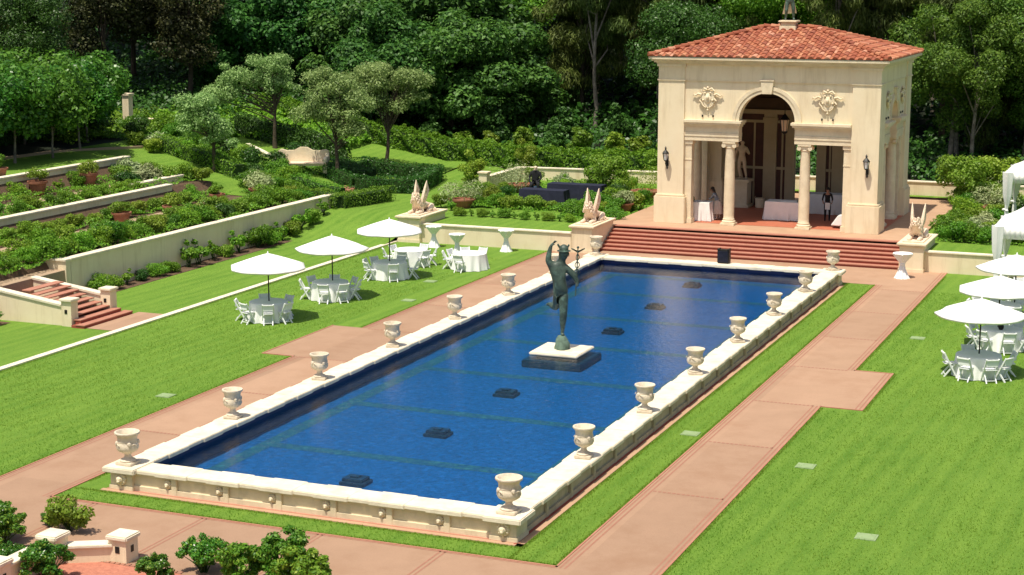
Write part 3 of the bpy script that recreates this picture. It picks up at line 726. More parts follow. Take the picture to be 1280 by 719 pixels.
def wall_run(name, lab, pts, th, m='stucco', cap=.07, capw=.06, group=None, capm='coping'):
    """pts: list of (x,y,zbase,ztop); straight pieces with a coping slab"""
    t = thing(name, lab, 'wall', group=group)
    for k, (p, q) in enumerate(zip(pts, pts[1:])):
        d = Vector((q[0]-p[0], q[1]-p[1], 0)).normalized(); n = Vector((-d.y, d.x, 0))*th/2
        def slab(b, off, za, zb, ex=0):
            nn = n*(1+2*off/th); vs = []
            for (s, sg) in ((p, -1), (q, 1)):
                base = Vector((s[0], s[1], 0))+d*sg*ex
                for sgn in (-1, 1):
                    for z in (za(s), zb(s)): vs.append(tuple(base+nn*sgn+Vector((0, 0, z))))
            b.add(vs, [(0, 1, 3, 2), (4, 6, 7, 5), (0, 4, 5, 1), (2, 3, 7, 6), (1, 5, 7, 3), (0, 2, 6, 4)])
        b = MB(); slab(b, 0, lambda s: s[2], lambda s: s[3]-cap, -.001 if k else 0); b.build('wall', m, t)
        b = MB(); slab(b, capw, lambda s: s[3]-cap, lambda s: s[3], capw*.5); b.build('coping', capm, t, bevel=.012)
    return t
wall_run('retaining_wall', 'cream retaining wall across the back of the left lawn between two pedestals', [(-21.8, 41.2, -.1, .97), (-13.7, 41.2, -.1, .97)], .3)
wall_run('retaining_wall', 'cream retaining wall behind the right lawn beyond the parasols', [(3.2, 42.1, -.1, .97), (40, 42.1, -.1, .97)], .3)
wall_run('garden_wall', 'low cream wall round the fountain garden behind the dark draped tables', [(-24.2, 54.8, .7, 1.75), (-23.9, 59.5, .7, 1.85), (-14.0, 60.3, .7, 1.85), (-11.0, 60.6, .7, 1.85)], .28)
b = MB(); b.box(-24.45, 54.45, .7, -23.95, 54.95, 1.95); t = b.build('wall_post', 'stucco'); tag(t, 'square cream end post of the fountain garden wall', 'post')
b = MB(); b.box(-24.52, 54.38, 1.95, -23.88, 55.02, 2.05); b.build('cap', 'stone', t, bevel=.02)
wall_run('boundary_wall', 'cream wall behind the plaza right of the pavilion', [(-10.9, 60.6, .7, 1.95), (1.9, 60.6, .7, 1.95)], .3)
wall_run('boundary_wall', 'low far wall glimpsed between shrubs beside the white canopies', [(1.9, 62.0, .7, 1.75), (20, 62.8, .7, 1.75)], .3)
# left terraces
wall_run('terrace_wall', 'lowest long cream terrace wall above the left lawn', [(-29.2, 21.9, -.1, 1.68), (-29.2, 45.4, -.1, 1.62)], .34, cap=.09, group='terrace walls')
wall_run('terrace_wall', 'short cream return wall at the head of the garden steps', [(-31.6, 21.75, -.1, 1.675), (-29.03, 21.75, -.1, 1.675)], .34, cap=.09)
wall_run('terrace_wall', 'cream terrace wall cut by the left edge of the photo left of the steps', [(-29.4, 5, -.1, 1.52), (-29.4, 17.5, -.1, 1.52)], .34, cap=.09)
wall_run('terrace_wall', 'middle long cream terrace wall between the shrub beds', [(-35.8, 0, 1.2, 2.5), (-35.8, 39.6, 1.2, 2.5)], .34, cap=.09)
wall_run('terrace_wall', 'short offset end of the middle terrace wall beside the sloping lawn', [(-36.6, 37.3, 1.6, 2.72), (-36.6, 41.9, 1.5, 2.72)], .34, cap=.09)
wall_run('terrace_wall', 'topmost long cream terrace wall below the row of trees', [(-40.9, 0, 2.2, 3.42), (-40.9, 43.2, 2.2, 3.42)], .34, cap=.09)
# garden steps on the left
root = thing('garden_steps', 'narrow brick steps climbing from the left lawn to the terraces', 'steps', (0, 0, 0))
def obox(b, x0, x1, y0, y1, z0, z1): b.box(x0, y0, z0, x1, y1, z1)
for k in range(9):
    x = -24.6-.36*k-(.18 if k else 0)*0; z1 = .135*(k+1)
    ww_ = .55 if k == 0 else (.28 if k == 1 else 0)
    b = MB(); b.box(-29.0 if ww_ == 0 else -25.22, 17.25-ww_, -.05+.001*k, x-.02, 19.35+ww_, z1-.04)
    if ww_: b.box(-29.0, 17.25, -.05, -25.22, 19.35, z1-.05); b.build('riser', 'riser', root)
    b = MB(); b.box(x-.42, 17.25-ww_-.02, z1-.04, x, 19.35+ww_+.02, z1); b.build('tread', 'tread', root, bevel=.006)
struct(sheet('step_landing', [(-24.6, 16.8, -23.3, 20.3)], .012, 'path'))
def flank(lab, y):
    t = thing('step_wall', lab, 'wall', group='side walls of the garden steps')
    b = MB(); b.prism([(-25.5, -.1), (-25.5, .72), (-29.2, 1.20), (-29.2, -.1)], y-.14, y+.14); b.build('wall', 'stucco', t)
    b = MB(); b.prism([(-25.5, .72), (-25.5, .80), (-29.2, 1.28), (-29.2, 1.20)], y-.19, y+.19); b.build('coping', 'coping', t)
    b = MB(); b.box(-25.75, y-.22, -.1, -25.3, y+.22, .98); p = b.build('end_pier', 'stucco', t)
    b = MB(); b.box(-25.82, y-.29, .98, -25.23, y+.29, 1.08); b.build('cap', 'coping', p, bevel=.02)
    b = MB(); b.box(-25.6, y-.235, .5, -25.48, y-.222, .66); b.build('step_light', 'black', p)
flank('near sloping cream side wall of the garden steps with a square end pier', 17.05)
flank('far sloping cream side wall of the garden steps, nearer the long terrace wall', 19.6)
b = MB(); b.box(-33, 17.0, -.1, -29.1, 21.6, 1.22); struct(b.build('step_top_landing', 'gravel'))
# old tall pillar and low rustic walls at the top left
t = thing('gate_pillar', 'tall cream square pillar against the dark woods at top left', 'pillar', (-50.5, 57.2, 3.4))
b = MB(); b.box(-.24, -.24, 0, .24, .24, 2.2); b.build('shaft', 'stucco', t)
b = MB(); b.box(-.32, -.32, 2.2, .32, .32, 2.32); b.box(-.27, -.27, 2.1, .27, .27, 2.2); b.build('cap', 'stone', t)
wall_run('hillside_wall', 'low cream wall stepping down the bank right of the tall pillar', [(-50.1, 57.6, 3.1, 3.75), (-48.6, 57.9, 3.1, 3.75), (-45.7, 56.6, 2.6, 3.2), (-44.6, 56.4, 2.4, 3.1)], .22)
wall_run('hillside_wall', 'low pale kerb wall beside the shaded lawn patch', [(-41.4, 56.9, 2.3, 2.85), (-39.3, 55.4, 2.0, 2.55), (-38.5, 54.9, 1.9, 2.4)], .2)
b = MB(); b.box(-49.75, 58.0, 3.2, -49.2, 58.5, 3.95); t = tag(b.build('wall_post', 'stucco'), 'squat cream post on the low wall near the tall pillar', 'post')
b = MB(); b.box(-49.83, 57.92, 3.95, -49.12, 58.58, 4.05); b.build('cap', 'stone', t)
# piers and walls, bottom left
def low_pier(x, y, h, lab, light):
    t = thing('low_pier', lab, 'pier', (x, y, 0), group='piers of the front steps')
    b = MB(); b.box(-.24, -.24, -.1, .24, .24, h); b.build('block', 'stucco', t)
    b = MB(); b.box(-.30, -.30, h, .30, .30, h+.12); b.build('cap', 'coping', t, bevel=.03)
    b = MB(); b.box(.241, -.05, h*.45, .25, .06, h*.45+.16); b.box(-.06, -.25, h*.45, .06, -.241, h*.45+.16); b.build('step_light', 'black', t)
low_pier(-7.72, -4.95, .55, 'square cream pier at the right end of the short front wall', 1)
low_pier(-9.12, -5.72, .62, 'middle square cream pier where the two front walls meet', 1)
low_pier(-9.15, -7.75, .62, 'square cream pier cut by the left edge at the bottom of the photo', 1)
wall_run('front_wall', 'short cream wall between two low piers beside the brick paving', [(-8.88, -5.58, -.1, .45), (-7.96, -5.06, -.1, .45)], .26)
wall_run('front_wall', 'cream wall running off toward the bottom left corner', [(-9.13, -7.5, -.1, .58), (-9.13, -5.97, -.1, .58)], .3)
b = MB(); b.ball((0, 0, .3), (.24, .18, .14), 9, 6); o = b.build('pale_stone', 'coping', smooth=True); o.location = (-5.2, -4.35, 0); tag(o, 'pale stone block showing between the two front shrubs', 'stone')
# drain covers in the lawns
for (x, y, lab) in ((-15.75, 8.9, 'faded square cover in the left lawn, nearest to the camera'), (5.3, 8.82, 'faded square cover in the right lawn, nearest to the camera'), (-16.65, 31.1, 'pale square cover in the lawn beside the farthest parasol table'),
                    (-15.6, 26.7, 'green square cover at the path edge left of the pool'), (5.35, 27.2, 'pale square cover in the right lawn beside the parasols'), (8.05, 3.35, 'green square cover at the bottom right edge of the photo'), (1.35, 10.9, 'small square cover in the grass strip right of the pool')):
    b = MB(); b.box(-.26, -.24, -.02, .26, .24, .022); b.box(-.21, -.19, .022, .21, .19, .030); o = b.build('drain_cover', 'drain'); o.location = (x, y, 0); tag(o, lab, 'drain cover', 'covers set in the lawns')
# ================================================================= PAVILION
pav = thing('pavilion', 'cream arcaded garden pavilion with red tiled hip roof above the red steps', 'pavilion')
X0, X1, Y0, Y1 = -10.92, .20, 46.0, 54.5
ZS, ZC = 6.25, 9.0                                        # springing / underside of cornice
def pier(x0, y0, x1, y1):
    b = MB(); b.box(x0, y0, PZ-.02, x1, y1, ZC+.01); p = b.build('corner_pier', 'stucco', pav, bevel=.012)
    b = MB(); b.box(x0-.13, y0-.13, PZ-.03, x1+.13, y1+.13, PZ+1.35); b.box(x0-.08, y0-.08, PZ+1.35, x1+.08, y1+.08, PZ+1.45); b.build('pier_base', 'stucco', p, bevel=.03)
    b = MB(); b.box(x0-.05, y0-.05, 8.16, x1+.05, y1+.05, 8.24); b.box(x0-.07, y0-.07, 8.86, x1+.07, y1+.07, 8.99); b.build('necking', 'stucco', p, bevel=.01)
PW = 1.36
for (x0, y0) in ((X0, Y0), (X1-PW, Y0), (X0, Y1-PW), (X1-PW, Y1-PW)): pier(x0, y0, x0+PW, y0+PW)

def arch_side(o, ux, uy, L, cc, r, colo, rot, full):
    """one arcaded side in local coordinates: u along the side from 0..L, v into the building; o = origin"""
    o = Vector(o)
    sid = thing('side', None, None); del_keys = None
    sid.location = o; sid.rotation_euler = (0, 0, rot); sid.parent = pav; sid.name = 'arcade'
    a0, a1 = PW, L-PW
    # wall panel with the arch cut into it
    n = 28; arch = [(cc+r*math.cos(math.pi*(1-k/n)), ZS+r*math.sin(math.pi*(1-k/n))) for k in range(n+1)]
    for lo, hi, pts in ((a0, cc, arch[:n//2+1]), (cc, a1, arch[n//2:])):
        poly = ([(lo, ZS)]+pts+[(cc, ZC), (lo, ZC)]) if lo == a0 else ([(cc, ZC)]+pts+[(a1, ZS), (a1, ZC)])
        b = MB(); b.prism(poly, .10, .62); p_ = b.build('arch_wall', 'stucco', sid)
    # archivolt rings and keystone
    for (ra, rb, dv, nm) in ((r, r+.17, .05, 'archivolt'), (r+.17, r+.34, .015, 'archivolt')):
        b = MB(); vs = []; fs = []
        for k in range(n+1):
            a = math.pi*(1-k/n); c, s = math.cos(a), math.sin(a)
            for rr in (ra, rb):
                for v in (dv, .12): vs.append((cc+rr*c, v, ZS+rr*s))
        for k in range(n):
            q = 4*k; fs += [(q, q+2, q+6, q+4), (q+2, q+3, q+7, q+6), (q, q+4, q+5, q+1)]
        b.add(vs, fs); b.build(nm, 'stone', sid)
    b = MB(); z0 = ZS+r-.04
    b.prism([(cc-.24, z0), (cc+.24, z0), (cc+.33, z0+.62), (cc-.33, z0+.62)], -.06, .2); b.box(cc-.36, -.09, z0+.62, cc+.36, .2, z0+.70); b.build('keystone', 'stone', sid, bevel=.015)
    # architrave band near the top
    b = MB(); b.box(a0, .03, 8.18, a1, .10, 8.22); b.box(a0, .05, 8.22, a1, .10, ZC); b.build('frieze_band', 'stucco', sid)
    # entablatures with columns
    for (e0, e1, cu) in ((a0, cc-colo+.50, cc-colo), (cc+colo-.50, a1, cc+colo)):
        b = MB()
        b.box(e0, .10, 5.2, e1, .72, 5.42); b.box(e0, .07, 5.42, e1, .75, 5.62); b.box(e0, .11, 5.62, e1, .71, 5.92)
        b.box(e0, .03, 5.92, e1+(.04 if e0 == a0 else 0), .79, 6.02); b.box(e0 if e0 == a0 else e0-.1, -.08, 6.02, e1+(.10 if e0 == a0 else 0), .86, 6.12); b.box(e0 if e0 == a0 else e0-.16, -.15, 6.12, e1+(.16 if e0 == a0 else 0), .92, 6.25)
        b.build('entablature', 'stone', sid, bevel=.008)
        cv = .41
        b = MB(); b.box(cu-.36, cv-.36, PZ, cu+.36, cv+.36, PZ+.10)
        prof = [(.34, .10), (.35, .14), (.34, .20), (.29, .23), (.28, .26), (.30, .29), (.265, .34), (.265, .5), (.27, 1.4), (.255, 2.6), (.225, 3.82), (.225, 3.86), (.25, 3.88), (.25, 3.92), (.23, 3.94)]
        b.lathe(prof, 24, c=(cu, cv, PZ)); cl_ = b.build('column', 'stone', sid, smooth=True)
        b = MB(); b.box(cu-.33, cv-.30, 5.11, cu+.33, cv+.30, 5.2); b.box(cu-.26, cv-.24, 4.94, cu+.26, cv+.24, 5.11)
        for su in (-1, 1):
            for sv in (-1, 1):
                b.prism([(cu+su*.27+.11*math.cos(q*math.pi/6), 5.0+.11*math.sin(q*math.pi/6)) for q in range(12)], cv+sv*.20-.08, cv+sv*.20+.08)
        b.build('capital', 'stone', sid)
        # half pillar against the pier
        hu = a0+.17 if cu < cc else a1-.17
        b = MB(); b.box(hu-.2, .2, PZ, hu+.2, .66, 5.02); b.box(hu-.25, .15, PZ, hu+.25, .71, PZ+.25); b.box(hu-.25, .15, 5.02, hu+.25, .71, 5.2); b.box(hu-.22, .18, 4.2, hu+.22, .68, 4.26); b.build('half_pillar', 'stone', sid)
    # shield ornaments
    for du in ((-1, 1) if full != 'plain' else ()):
        uu = cc+du*(3.0 if full else 2.0); zz = 7.33; sc_ = .8 if full else .62; b = MB()
        def Q(a, z_, v=0): return (uu+a*sc_, .08-v*sc_, zz+z_*sc_)
        b.prism([(uu+x*sc_, zz+z_*sc_) for x, z_ in ((-.36, .42), (0, .52), (.36, .42), (.44, .1), (.30, -.32), (0, -.62), (-.30, -.32), (-.44, .1))], .0, .11)
        b.ball(Q(0, -.02, .09), (.26*sc_, .1*sc_, .32*sc_), 12, 8)
        b.ball(Q(0, .05, .22), (.10*sc_, .08*sc_, .14*sc_), 8, 6)
        for e in (-1, 1):
            b.tube([Q(e*.05, .52, .1), Q(e*.25, .62, .12), Q(e*.42, .46, .12), Q(e*.34, .30, .12)], [.06, .06, .05, .03], 6)
            b.tube([Q(e*.40, .22, .1), Q(e*.60, .28, .12), Q(e*.78, .16, .1), Q(e*.90, .24, .08), Q(e*.98, .12, .08)], [.06, .06, .045, .035, .02], 6)
            b.tube([Q(e*.42, .0, .1), Q(e*.52, -.15, .12), Q(e*.38, -.28, .12), Q(e*.30, -.45, .12), Q(e*.12, -.58, .1)], [.05, .06, .05, .05, .04], 6)
            b.ball(Q(e*.30, -.12, .12), .07*sc_, 8, 5)
            b.ball(Q(e*.17, .33, .14), .07*sc_, 8, 5)
        b.ball(Q(0, .66, .12), .08*sc_, 8, 6); b.ball(Q(0, -.72, .08), .07*sc_, 8, 6)
        b.build('shield_ornament', 'stone', sid, smooth=True)
        for e in (-.27, .27):
            b = MB(); b.box(uu+e-.035, .04, 6.40, uu+e+.035, .10, 6.50); b.build('vent', 'black', sid)
    return sid
arch_side((X0, Y0, 0), 1, 0, X1-X0, (X1-X0)/2, 1.40, 1.90, 0, True)
arch_side((X1, Y0, 0), 0, 1, Y1-Y0, (Y1-Y0)/2, .95, 1.45, R(90), False)
arch_side((X0, Y1, 0), 0, 1, Y1-Y0, (Y1-Y0)/2, .95, 1.45, R(-90), False)
# back wall with dark panelled doors, one bay open
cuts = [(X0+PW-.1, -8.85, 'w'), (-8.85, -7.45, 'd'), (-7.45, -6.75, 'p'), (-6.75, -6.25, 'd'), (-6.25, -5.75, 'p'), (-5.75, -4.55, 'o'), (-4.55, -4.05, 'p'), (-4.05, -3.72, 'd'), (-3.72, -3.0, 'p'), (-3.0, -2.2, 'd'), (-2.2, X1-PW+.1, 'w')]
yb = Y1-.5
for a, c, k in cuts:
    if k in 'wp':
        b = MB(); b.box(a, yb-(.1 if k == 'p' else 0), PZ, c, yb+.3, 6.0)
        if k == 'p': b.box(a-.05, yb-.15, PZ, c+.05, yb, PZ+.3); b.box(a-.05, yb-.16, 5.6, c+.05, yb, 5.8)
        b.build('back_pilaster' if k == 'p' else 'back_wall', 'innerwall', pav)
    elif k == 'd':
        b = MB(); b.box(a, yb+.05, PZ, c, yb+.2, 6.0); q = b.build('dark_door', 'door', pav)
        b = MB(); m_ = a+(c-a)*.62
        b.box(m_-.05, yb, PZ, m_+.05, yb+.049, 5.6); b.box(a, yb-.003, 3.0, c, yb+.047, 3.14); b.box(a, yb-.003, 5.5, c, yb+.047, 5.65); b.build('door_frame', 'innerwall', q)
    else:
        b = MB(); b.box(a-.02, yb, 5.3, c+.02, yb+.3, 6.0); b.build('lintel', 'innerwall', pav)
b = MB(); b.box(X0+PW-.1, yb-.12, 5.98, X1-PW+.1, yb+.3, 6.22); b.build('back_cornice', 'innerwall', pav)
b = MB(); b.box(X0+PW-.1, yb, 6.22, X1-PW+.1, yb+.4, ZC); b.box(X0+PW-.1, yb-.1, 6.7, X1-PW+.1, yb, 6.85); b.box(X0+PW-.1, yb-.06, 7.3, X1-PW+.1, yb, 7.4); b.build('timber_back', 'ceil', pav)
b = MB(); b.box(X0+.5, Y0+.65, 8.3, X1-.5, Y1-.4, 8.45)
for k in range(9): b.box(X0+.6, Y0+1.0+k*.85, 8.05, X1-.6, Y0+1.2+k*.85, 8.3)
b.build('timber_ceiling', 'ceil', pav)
# cornice and roof
def ring(b, e, z0, z1, inner=.4):
    b.box(X0-e, Y0-e, z0, X1+e, Y0+inner, z1); b.box(X0-e, Y1-inner, z0, X1+e, Y1+e, z1)
    b.box(X0-e, Y0+inner, z0, X0+inner, Y1-inner, z1); b.box(X1-inner, Y0+inner, z0, X1+e, Y1-inner, z1)
b = MB(); ring(b, .10, 9.0, 9.06); ring(b, .20, 9.06, 9.14); ring(b, .30, 9.14, 9.22); ring(b, .42, 9.22, 9.36); b.build('cornice', 'stone', pav, bevel=.012)
ex = .42; ax0, ax1, ay0, ay1 = X0-ex, X1+ex, Y0-ex, Y1+ex; ze = 9.38; zr = 10.70; hy = (ay0+ay1)/2; hw = (ay1-ay0)/2
rx0, rx1 = ax0+hw, ax1-hw
b = MB(); b.add([(ax0, ay0, ze), (ax1, ay0, ze), (ax1, ay1, ze), (ax0, ay1, ze), (rx0, hy, zr), (rx1, hy, zr)], [(0, 1, 5, 4), (1, 2, 5), (2, 3, 4, 5), (3, 0, 4), (3, 2, 1, 0)])
roof = b.build('roof', 'rooftile', pav)
# barrel tiles: courses of rounded covers and pans on each slope
rr = random.Random(7)
def slope(name, o, u, up, L, run_):
    """o eave corner, u along the eave (length L), up vector (eave to ridge); hips at 45 degrees clip the courses"""
    o, u, up = Vector(o), Vector(u), Vector(up); ul = up.length; uh = Vector((up.x, up.y, 0)).length
    upn = up.normalized(); nrm = u.cross(upn).normalized()
    if nrm.z < 0: nrm = -nrm
    b = MB(); ts = .40; cs = .48; nc = int(L/ts)
    for i in range(nc+1):
        s = (i+.5)*L/(nc+1)
        lim = min(s, L-s, uh)/uh*ul                       # how far up this column runs before it meets a hip
        k = 0
        while k*cs < lim-.05:
            a0 = k*cs-.03; a1 = min(k*cs+cs+.05, lim)
            js = rr.uniform(-.012, .012); h0, h1 = .085+rr.uniform(-.006, .015), .04
            n = 5; vs = []
            for (a, hh, wd) in ((a0, h0, .135), (a1, h1, .11)):
                for q in range(n+1):
                    t_ = math.pi*q/n
                    vs.append(tuple(o+u*(s+js-wd*math.cos(t_))+upn*a+nrm*(.02+hh*math.sin(t_)*1.25)))
            fs = [(q, q+1, n+1+q+1, n+1+q) for q in range(n)]+[tuple(range(n+1))]
            b.add(vs, fs)
            # pan tile between covers
            vs = []
            for (a, hh) in ((a0, .034), (a1, .012)):
                for q in (-1, 0, 1): vs.append(tuple(o+u*(s+ts/2+js+q*.13)+upn*min(a, max(0, lim))+nrm*(hh-.0*abs(q)-(.014 if q == 0 else 0))))
            b.add(vs, [(0, 1, 4, 3), (1, 2, 5, 4)])
            k += 1
    q = b.build(name, 'rooftile', roof); return q
slope('roof_tiles', (ax0, ay0, ze), (1, 0, 0), (0, hw, zr-ze), ax1-ax0, hw)
slope('roof_tiles', (ax1, ay1, ze), (-1, 0, 0), (0, -hw, zr-ze), ax1-ax0, hw)
slope('roof_tiles', (ax1, ay0, ze), (0, 1, 0), (-hw, 0, zr-ze), ay1-ay0, hw)
slope('roof_tiles', (ax0, ay1, ze), (0, -1, 0), (hw, 0, zr-ze), ay1-ay0, hw)
b = MB()                                                   # hip and ridge caps, each tile lapped
for p, q in (((ax0, ay0, ze), (rx0, hy, zr)), ((ax1, ay0, ze), (rx1, hy, zr)), ((ax1, ay1, ze), (rx1, hy, zr)), ((ax0, ay1, ze), (rx0, hy, zr)), ((rx0, hy, zr), (rx1, hy, zr))):
    p, q = Vector(p), Vector(q); n = int((q-p).length/.36)
    for i in range(n):
        a = p.lerp(q, i/n); c = p.lerp(q, (i+1.12)/n); b.tube([a+Vector((0, 0, .085)), c+Vector((0, 0, .055))], [.125, .10], 8)
b.build('hip_tiles', 'rooftile', roof)
b = MB(); cx_ = (rx0+rx1)/2
b.box(cx_-.42, hy-.42, zr-.35, cx_+.42, hy+.42, zr+.12); b.build('finial_block', 'stone', pav, bevel=.02)
b = MB(); b.box(cx_-.36, hy-.36, zr+.12, cx_+.36, hy+.36, zr+.28); b.box(cx_-.47, hy-.47, zr+.28, cx_+.47, hy+.47, zr+.38); b.build('finial_cap', 'stone', pav, bevel=.03)
# lamps on the front piers
def lamp(x, z):
    t = thing('wall_lamp', None, None); t.parent = pav; t.location = (x, Y0, z)
    b = MB(); b.box(-.07, -.03, -.42, .07, 0, .08); b.tube([(0, 0, -.3), (0, -.18, -.42), (0, -.30, -.30), (0, -.30, -.14)], .022, 8)
    b.lathe([(.03, -.42), (.05, -.50), (.02, -.58), (0, -.6)], 8, c=(0, -.02, 0)); b.build('bracket', 'black', t)
    b = MB(); b.lathe([(.06, -.16), (.09, -.12), (.10, -.1)], 6, c=(0, -.30, 0)); b.lathe([(.17, .22), (.18, .25), (.12, .33), (.05, .40), (.04, .46), (.06, .50), (.02, .56), (0, .60)], 6, c=(0, -.30, 0))
    for k in range(6):
        a = k*math.pi/3; b.bar((.09*math.cos(a), -.3+.09*math.sin(a), -.1), (.155*math.cos(a), -.3+.155*math.sin(a), .23), .018)
    b.build('cage', 'black', t)
    b = MB(); b.lathe([(.075, -.1), (.135, .22)], 6, c=(0, -.30, 0)); b.build('glass', M['drain'] if 0 else 'cloth', t)
lamp(-10.40, 4.30); lamp(-.33, 4.30)
# hanging lantern behind the arch
t = thing('hanging_lantern', 'dark lantern hanging inside the arch of the pavilion', 'lantern', (-5.3, 49.6, 5.5))
b = MB(); b.tube([(0, 0, .9), (0, 0, 2.8)], .02, 6); b.lathe([(.02, .9), (.1, .8), (.25, .62), (.27, .58)], 8); b.lathe([(.18, -.02), (.10, -.12), (.0, -.2)], 8)
for k in range(8):
    a = k*math.pi/4; b.bar((.17*math.cos(a), .17*math.sin(a), 0), (.25*math.cos(a), .25*math.sin(a), .6), .02)
b.build('frame', 'black', t)
b = MB(); b.lathe([(.155, 0), (.23, .58)], 8); b.build('glass', 'marble', t)

# roof statue (only the legs reach into the picture)
t = thing('roof_statue', 'grey robed figure standing on the roof finial, cut off by the top edge', 'statue', ((rx0+rx1)/2, hy, zr+.38), R(20))
J = dict(hip=(0, 0, 1.0, .16, .14), ch=(0, 0, 1.42, .2, .16), nk=(0, 0, 1.62, .07), hd=(0, 0, 1.76, .10, .11), tp=(0, 0, 1.86, .07), hl=(.13, 0, .92, .12), kl=(.18, -.05, .5, .09), al=(.2, 0, .1, .055), tl=(.22, -.16, .04, .05),
         hr=(-.13, 0, .92, .12), kr=(-.18, -.12, .5, .09), ar=(-.2, 0, .1, .055), tr=(-.22, -.16, .04, .05), sl=(.24, 0, 1.46, .075), el=(.42, -.05, 1.2, .055), wl=(.5, -.2, 1.4, .04), sr=(-.24, 0, 1.46, .075), er=(-.42, 0, 1.7, .055), wr=(-.4, -.1, 2.0, .04))
E_ = [('hip', 'ch'), ('ch', 'nk'), ('nk', 'hd'), ('hd', 'tp'), ('hip', 'hl'), ('hl', 'kl'), ('kl', 'al'), ('al', 'tl'), ('hip', 'hr'), ('hr', 'kr'), ('kr', 'ar'), ('ar', 'tr'), ('ch', 'sl'), ('sl', 'el'), ('el', 'wl'), ('ch', 'sr'), ('sr', 'er'), ('er', 'wr')]
skin('body', J, E_, 'bronze', t, root='hip')
b = MB(); b.add([(-.2, .1, 1.1), (.2, .1, 1.1), (.38, .42, .35), (-.3, .45, .3), (-.2, .06, 1.1), (.2, .06, 1.1), (.40, .38, .35), (-.32, .41, .3)], [(0, 1, 2, 3), (4, 7, 6, 5), (0, 4, 5, 1), (1, 5, 6, 2), (2, 6, 7, 3), (3, 7, 4, 0)]); b.build('drapery', 'stone', t)
# marble figure inside
t = thing('marble_statue', 'ivory standing nude figure on a stone pedestal inside the pavilion, left of the arch', 'statue', (-8.45, 53.2, PZ))
b = MB(); b.box(-.55, -.55, 0, .55, .55, .14); b.box(-.45, -.45, .14, .45, .45, 1.38); b.box(-.56, -.56, 1.38, .56, .56, 1.52); b.build('pedestal', 'stone', t, bevel=.02)
J = dict(hip=(0, 0, 1.0, .155, .14), ch=(.02, 0, 1.42, .2, .16), nk=(.02, 0, 1.60, .065), hd=(.03, -.02, 1.74, .09, .1), tp=(.03, -.02, 1.83, .07), hl=(.12, 0, .92, .11), kl=(.17, -.03, .5, .08), al=(.24, 0, .1, .05), tl=(.26, -.16, .04, .045),
         hr=(-.1, 0, .92, .11), kr=(-.10, -.10, .5, .08), ar=(-.06, .02, .1, .05), tr=(-.08, -.16, .04, .045), sl=(.23, 0, 1.47, .075), el=(.36, 0, 1.2, .055), wl=(.30, -.2, 1.32, .04), hl_=(.27, -.28, 1.38, .04, .025), sr=(-.21, 0, 1.47, .075), er=(-.32, .02, 1.17, .055), wr=(-.30, -.06, .9, .04), hr_=(-.29, -.08, .80, .04, .025))
E_ = [('hip', 'ch'), ('ch', 'nk'), ('nk', 'hd'), ('hd', 'tp'), ('hip', 'hl'), ('hl', 'kl'), ('kl', 'al'), ('al', 'tl'), ('hip', 'hr'), ('hr', 'kr'), ('kr', 'ar'), ('ar', 'tr'), ('ch', 'sl'), ('sl', 'el'), ('el', 'wl'), ('wl', 'hl_'), ('ch', 'sr'), ('sr', 'er'), ('er', 'wr'), ('wr', 'hr_')]
skin('body', J, E_, 'marble', t, root='hip', scale=1.12, loc=(0, 0, 1.52))
b = MB(); face_bits(b, (.03, -.02, 1.73), 1.1, (0, -1)); b.tube([(-.05, .14, .0), (-.1, .12, .3), (-.16, .10, .62)], [.11, .09, .06], 8); o = b.build('face_and_stump', 'marble', t, smooth=True); o.location = (0, 0, 1.52); o.scale = (1.12,)*3

# ================================================================= FURNITURE
def cloth_round(r, z, flare, n=96, folds=11, seed=0, amp=.07, drop=0.):
    rg = random.Random(seed); ph = [rg.uniform(0, 6) for _ in range(4)]
    def fn(rr_, zz, a):
        k = 1-zz/z
        if k <= 0: return rr_
        return rr_*(1+k*amp*(math.sin(folds*a+ph[0])+.5*math.sin((folds+6)*a+ph[1])+.4*math.sin(3*a+ph[2])))
    b = MB(); prof = [(0, z), (r*.6, z+.001), (r*.97, z), (r, z-.012)]
    for i in range(1, 8): prof.append((r+(flare)*(i/7)**1.3, z-.012-(z-.03)*i/7))
    prof.append((r*.9, .02)); prof = prof[::-1]
    b.lathe(prof, n, fn=fn, cap=False); return b
def make_table():
    t = thing('round_table', 'x', 'table')
    b = MB(); b.lathe([(.74, .715), (.75, .72), (.75, .738), (.0, .74)], 32, cap=False); b.build('tabletop', 'white', t)
    for k in range(4):
        a = k*math.pi/2+.78; b = MB(); b.tube([(.3*math.cos(a), .3*math.sin(a), .71), (.5*math.cos(a), .5*math.sin(a), 0)], .014, 6); b.build('leg', 'white', t)
    return t
TBL = Once(make_table)
def make_cloth():
    t = thing('tablecloth', 'x', 'tablecloth')
    cloth_round(.76, .752, .10, seed=3).build('cloth', 'cloth', t, smooth=True)
    return t
CL = Once(make_cloth)
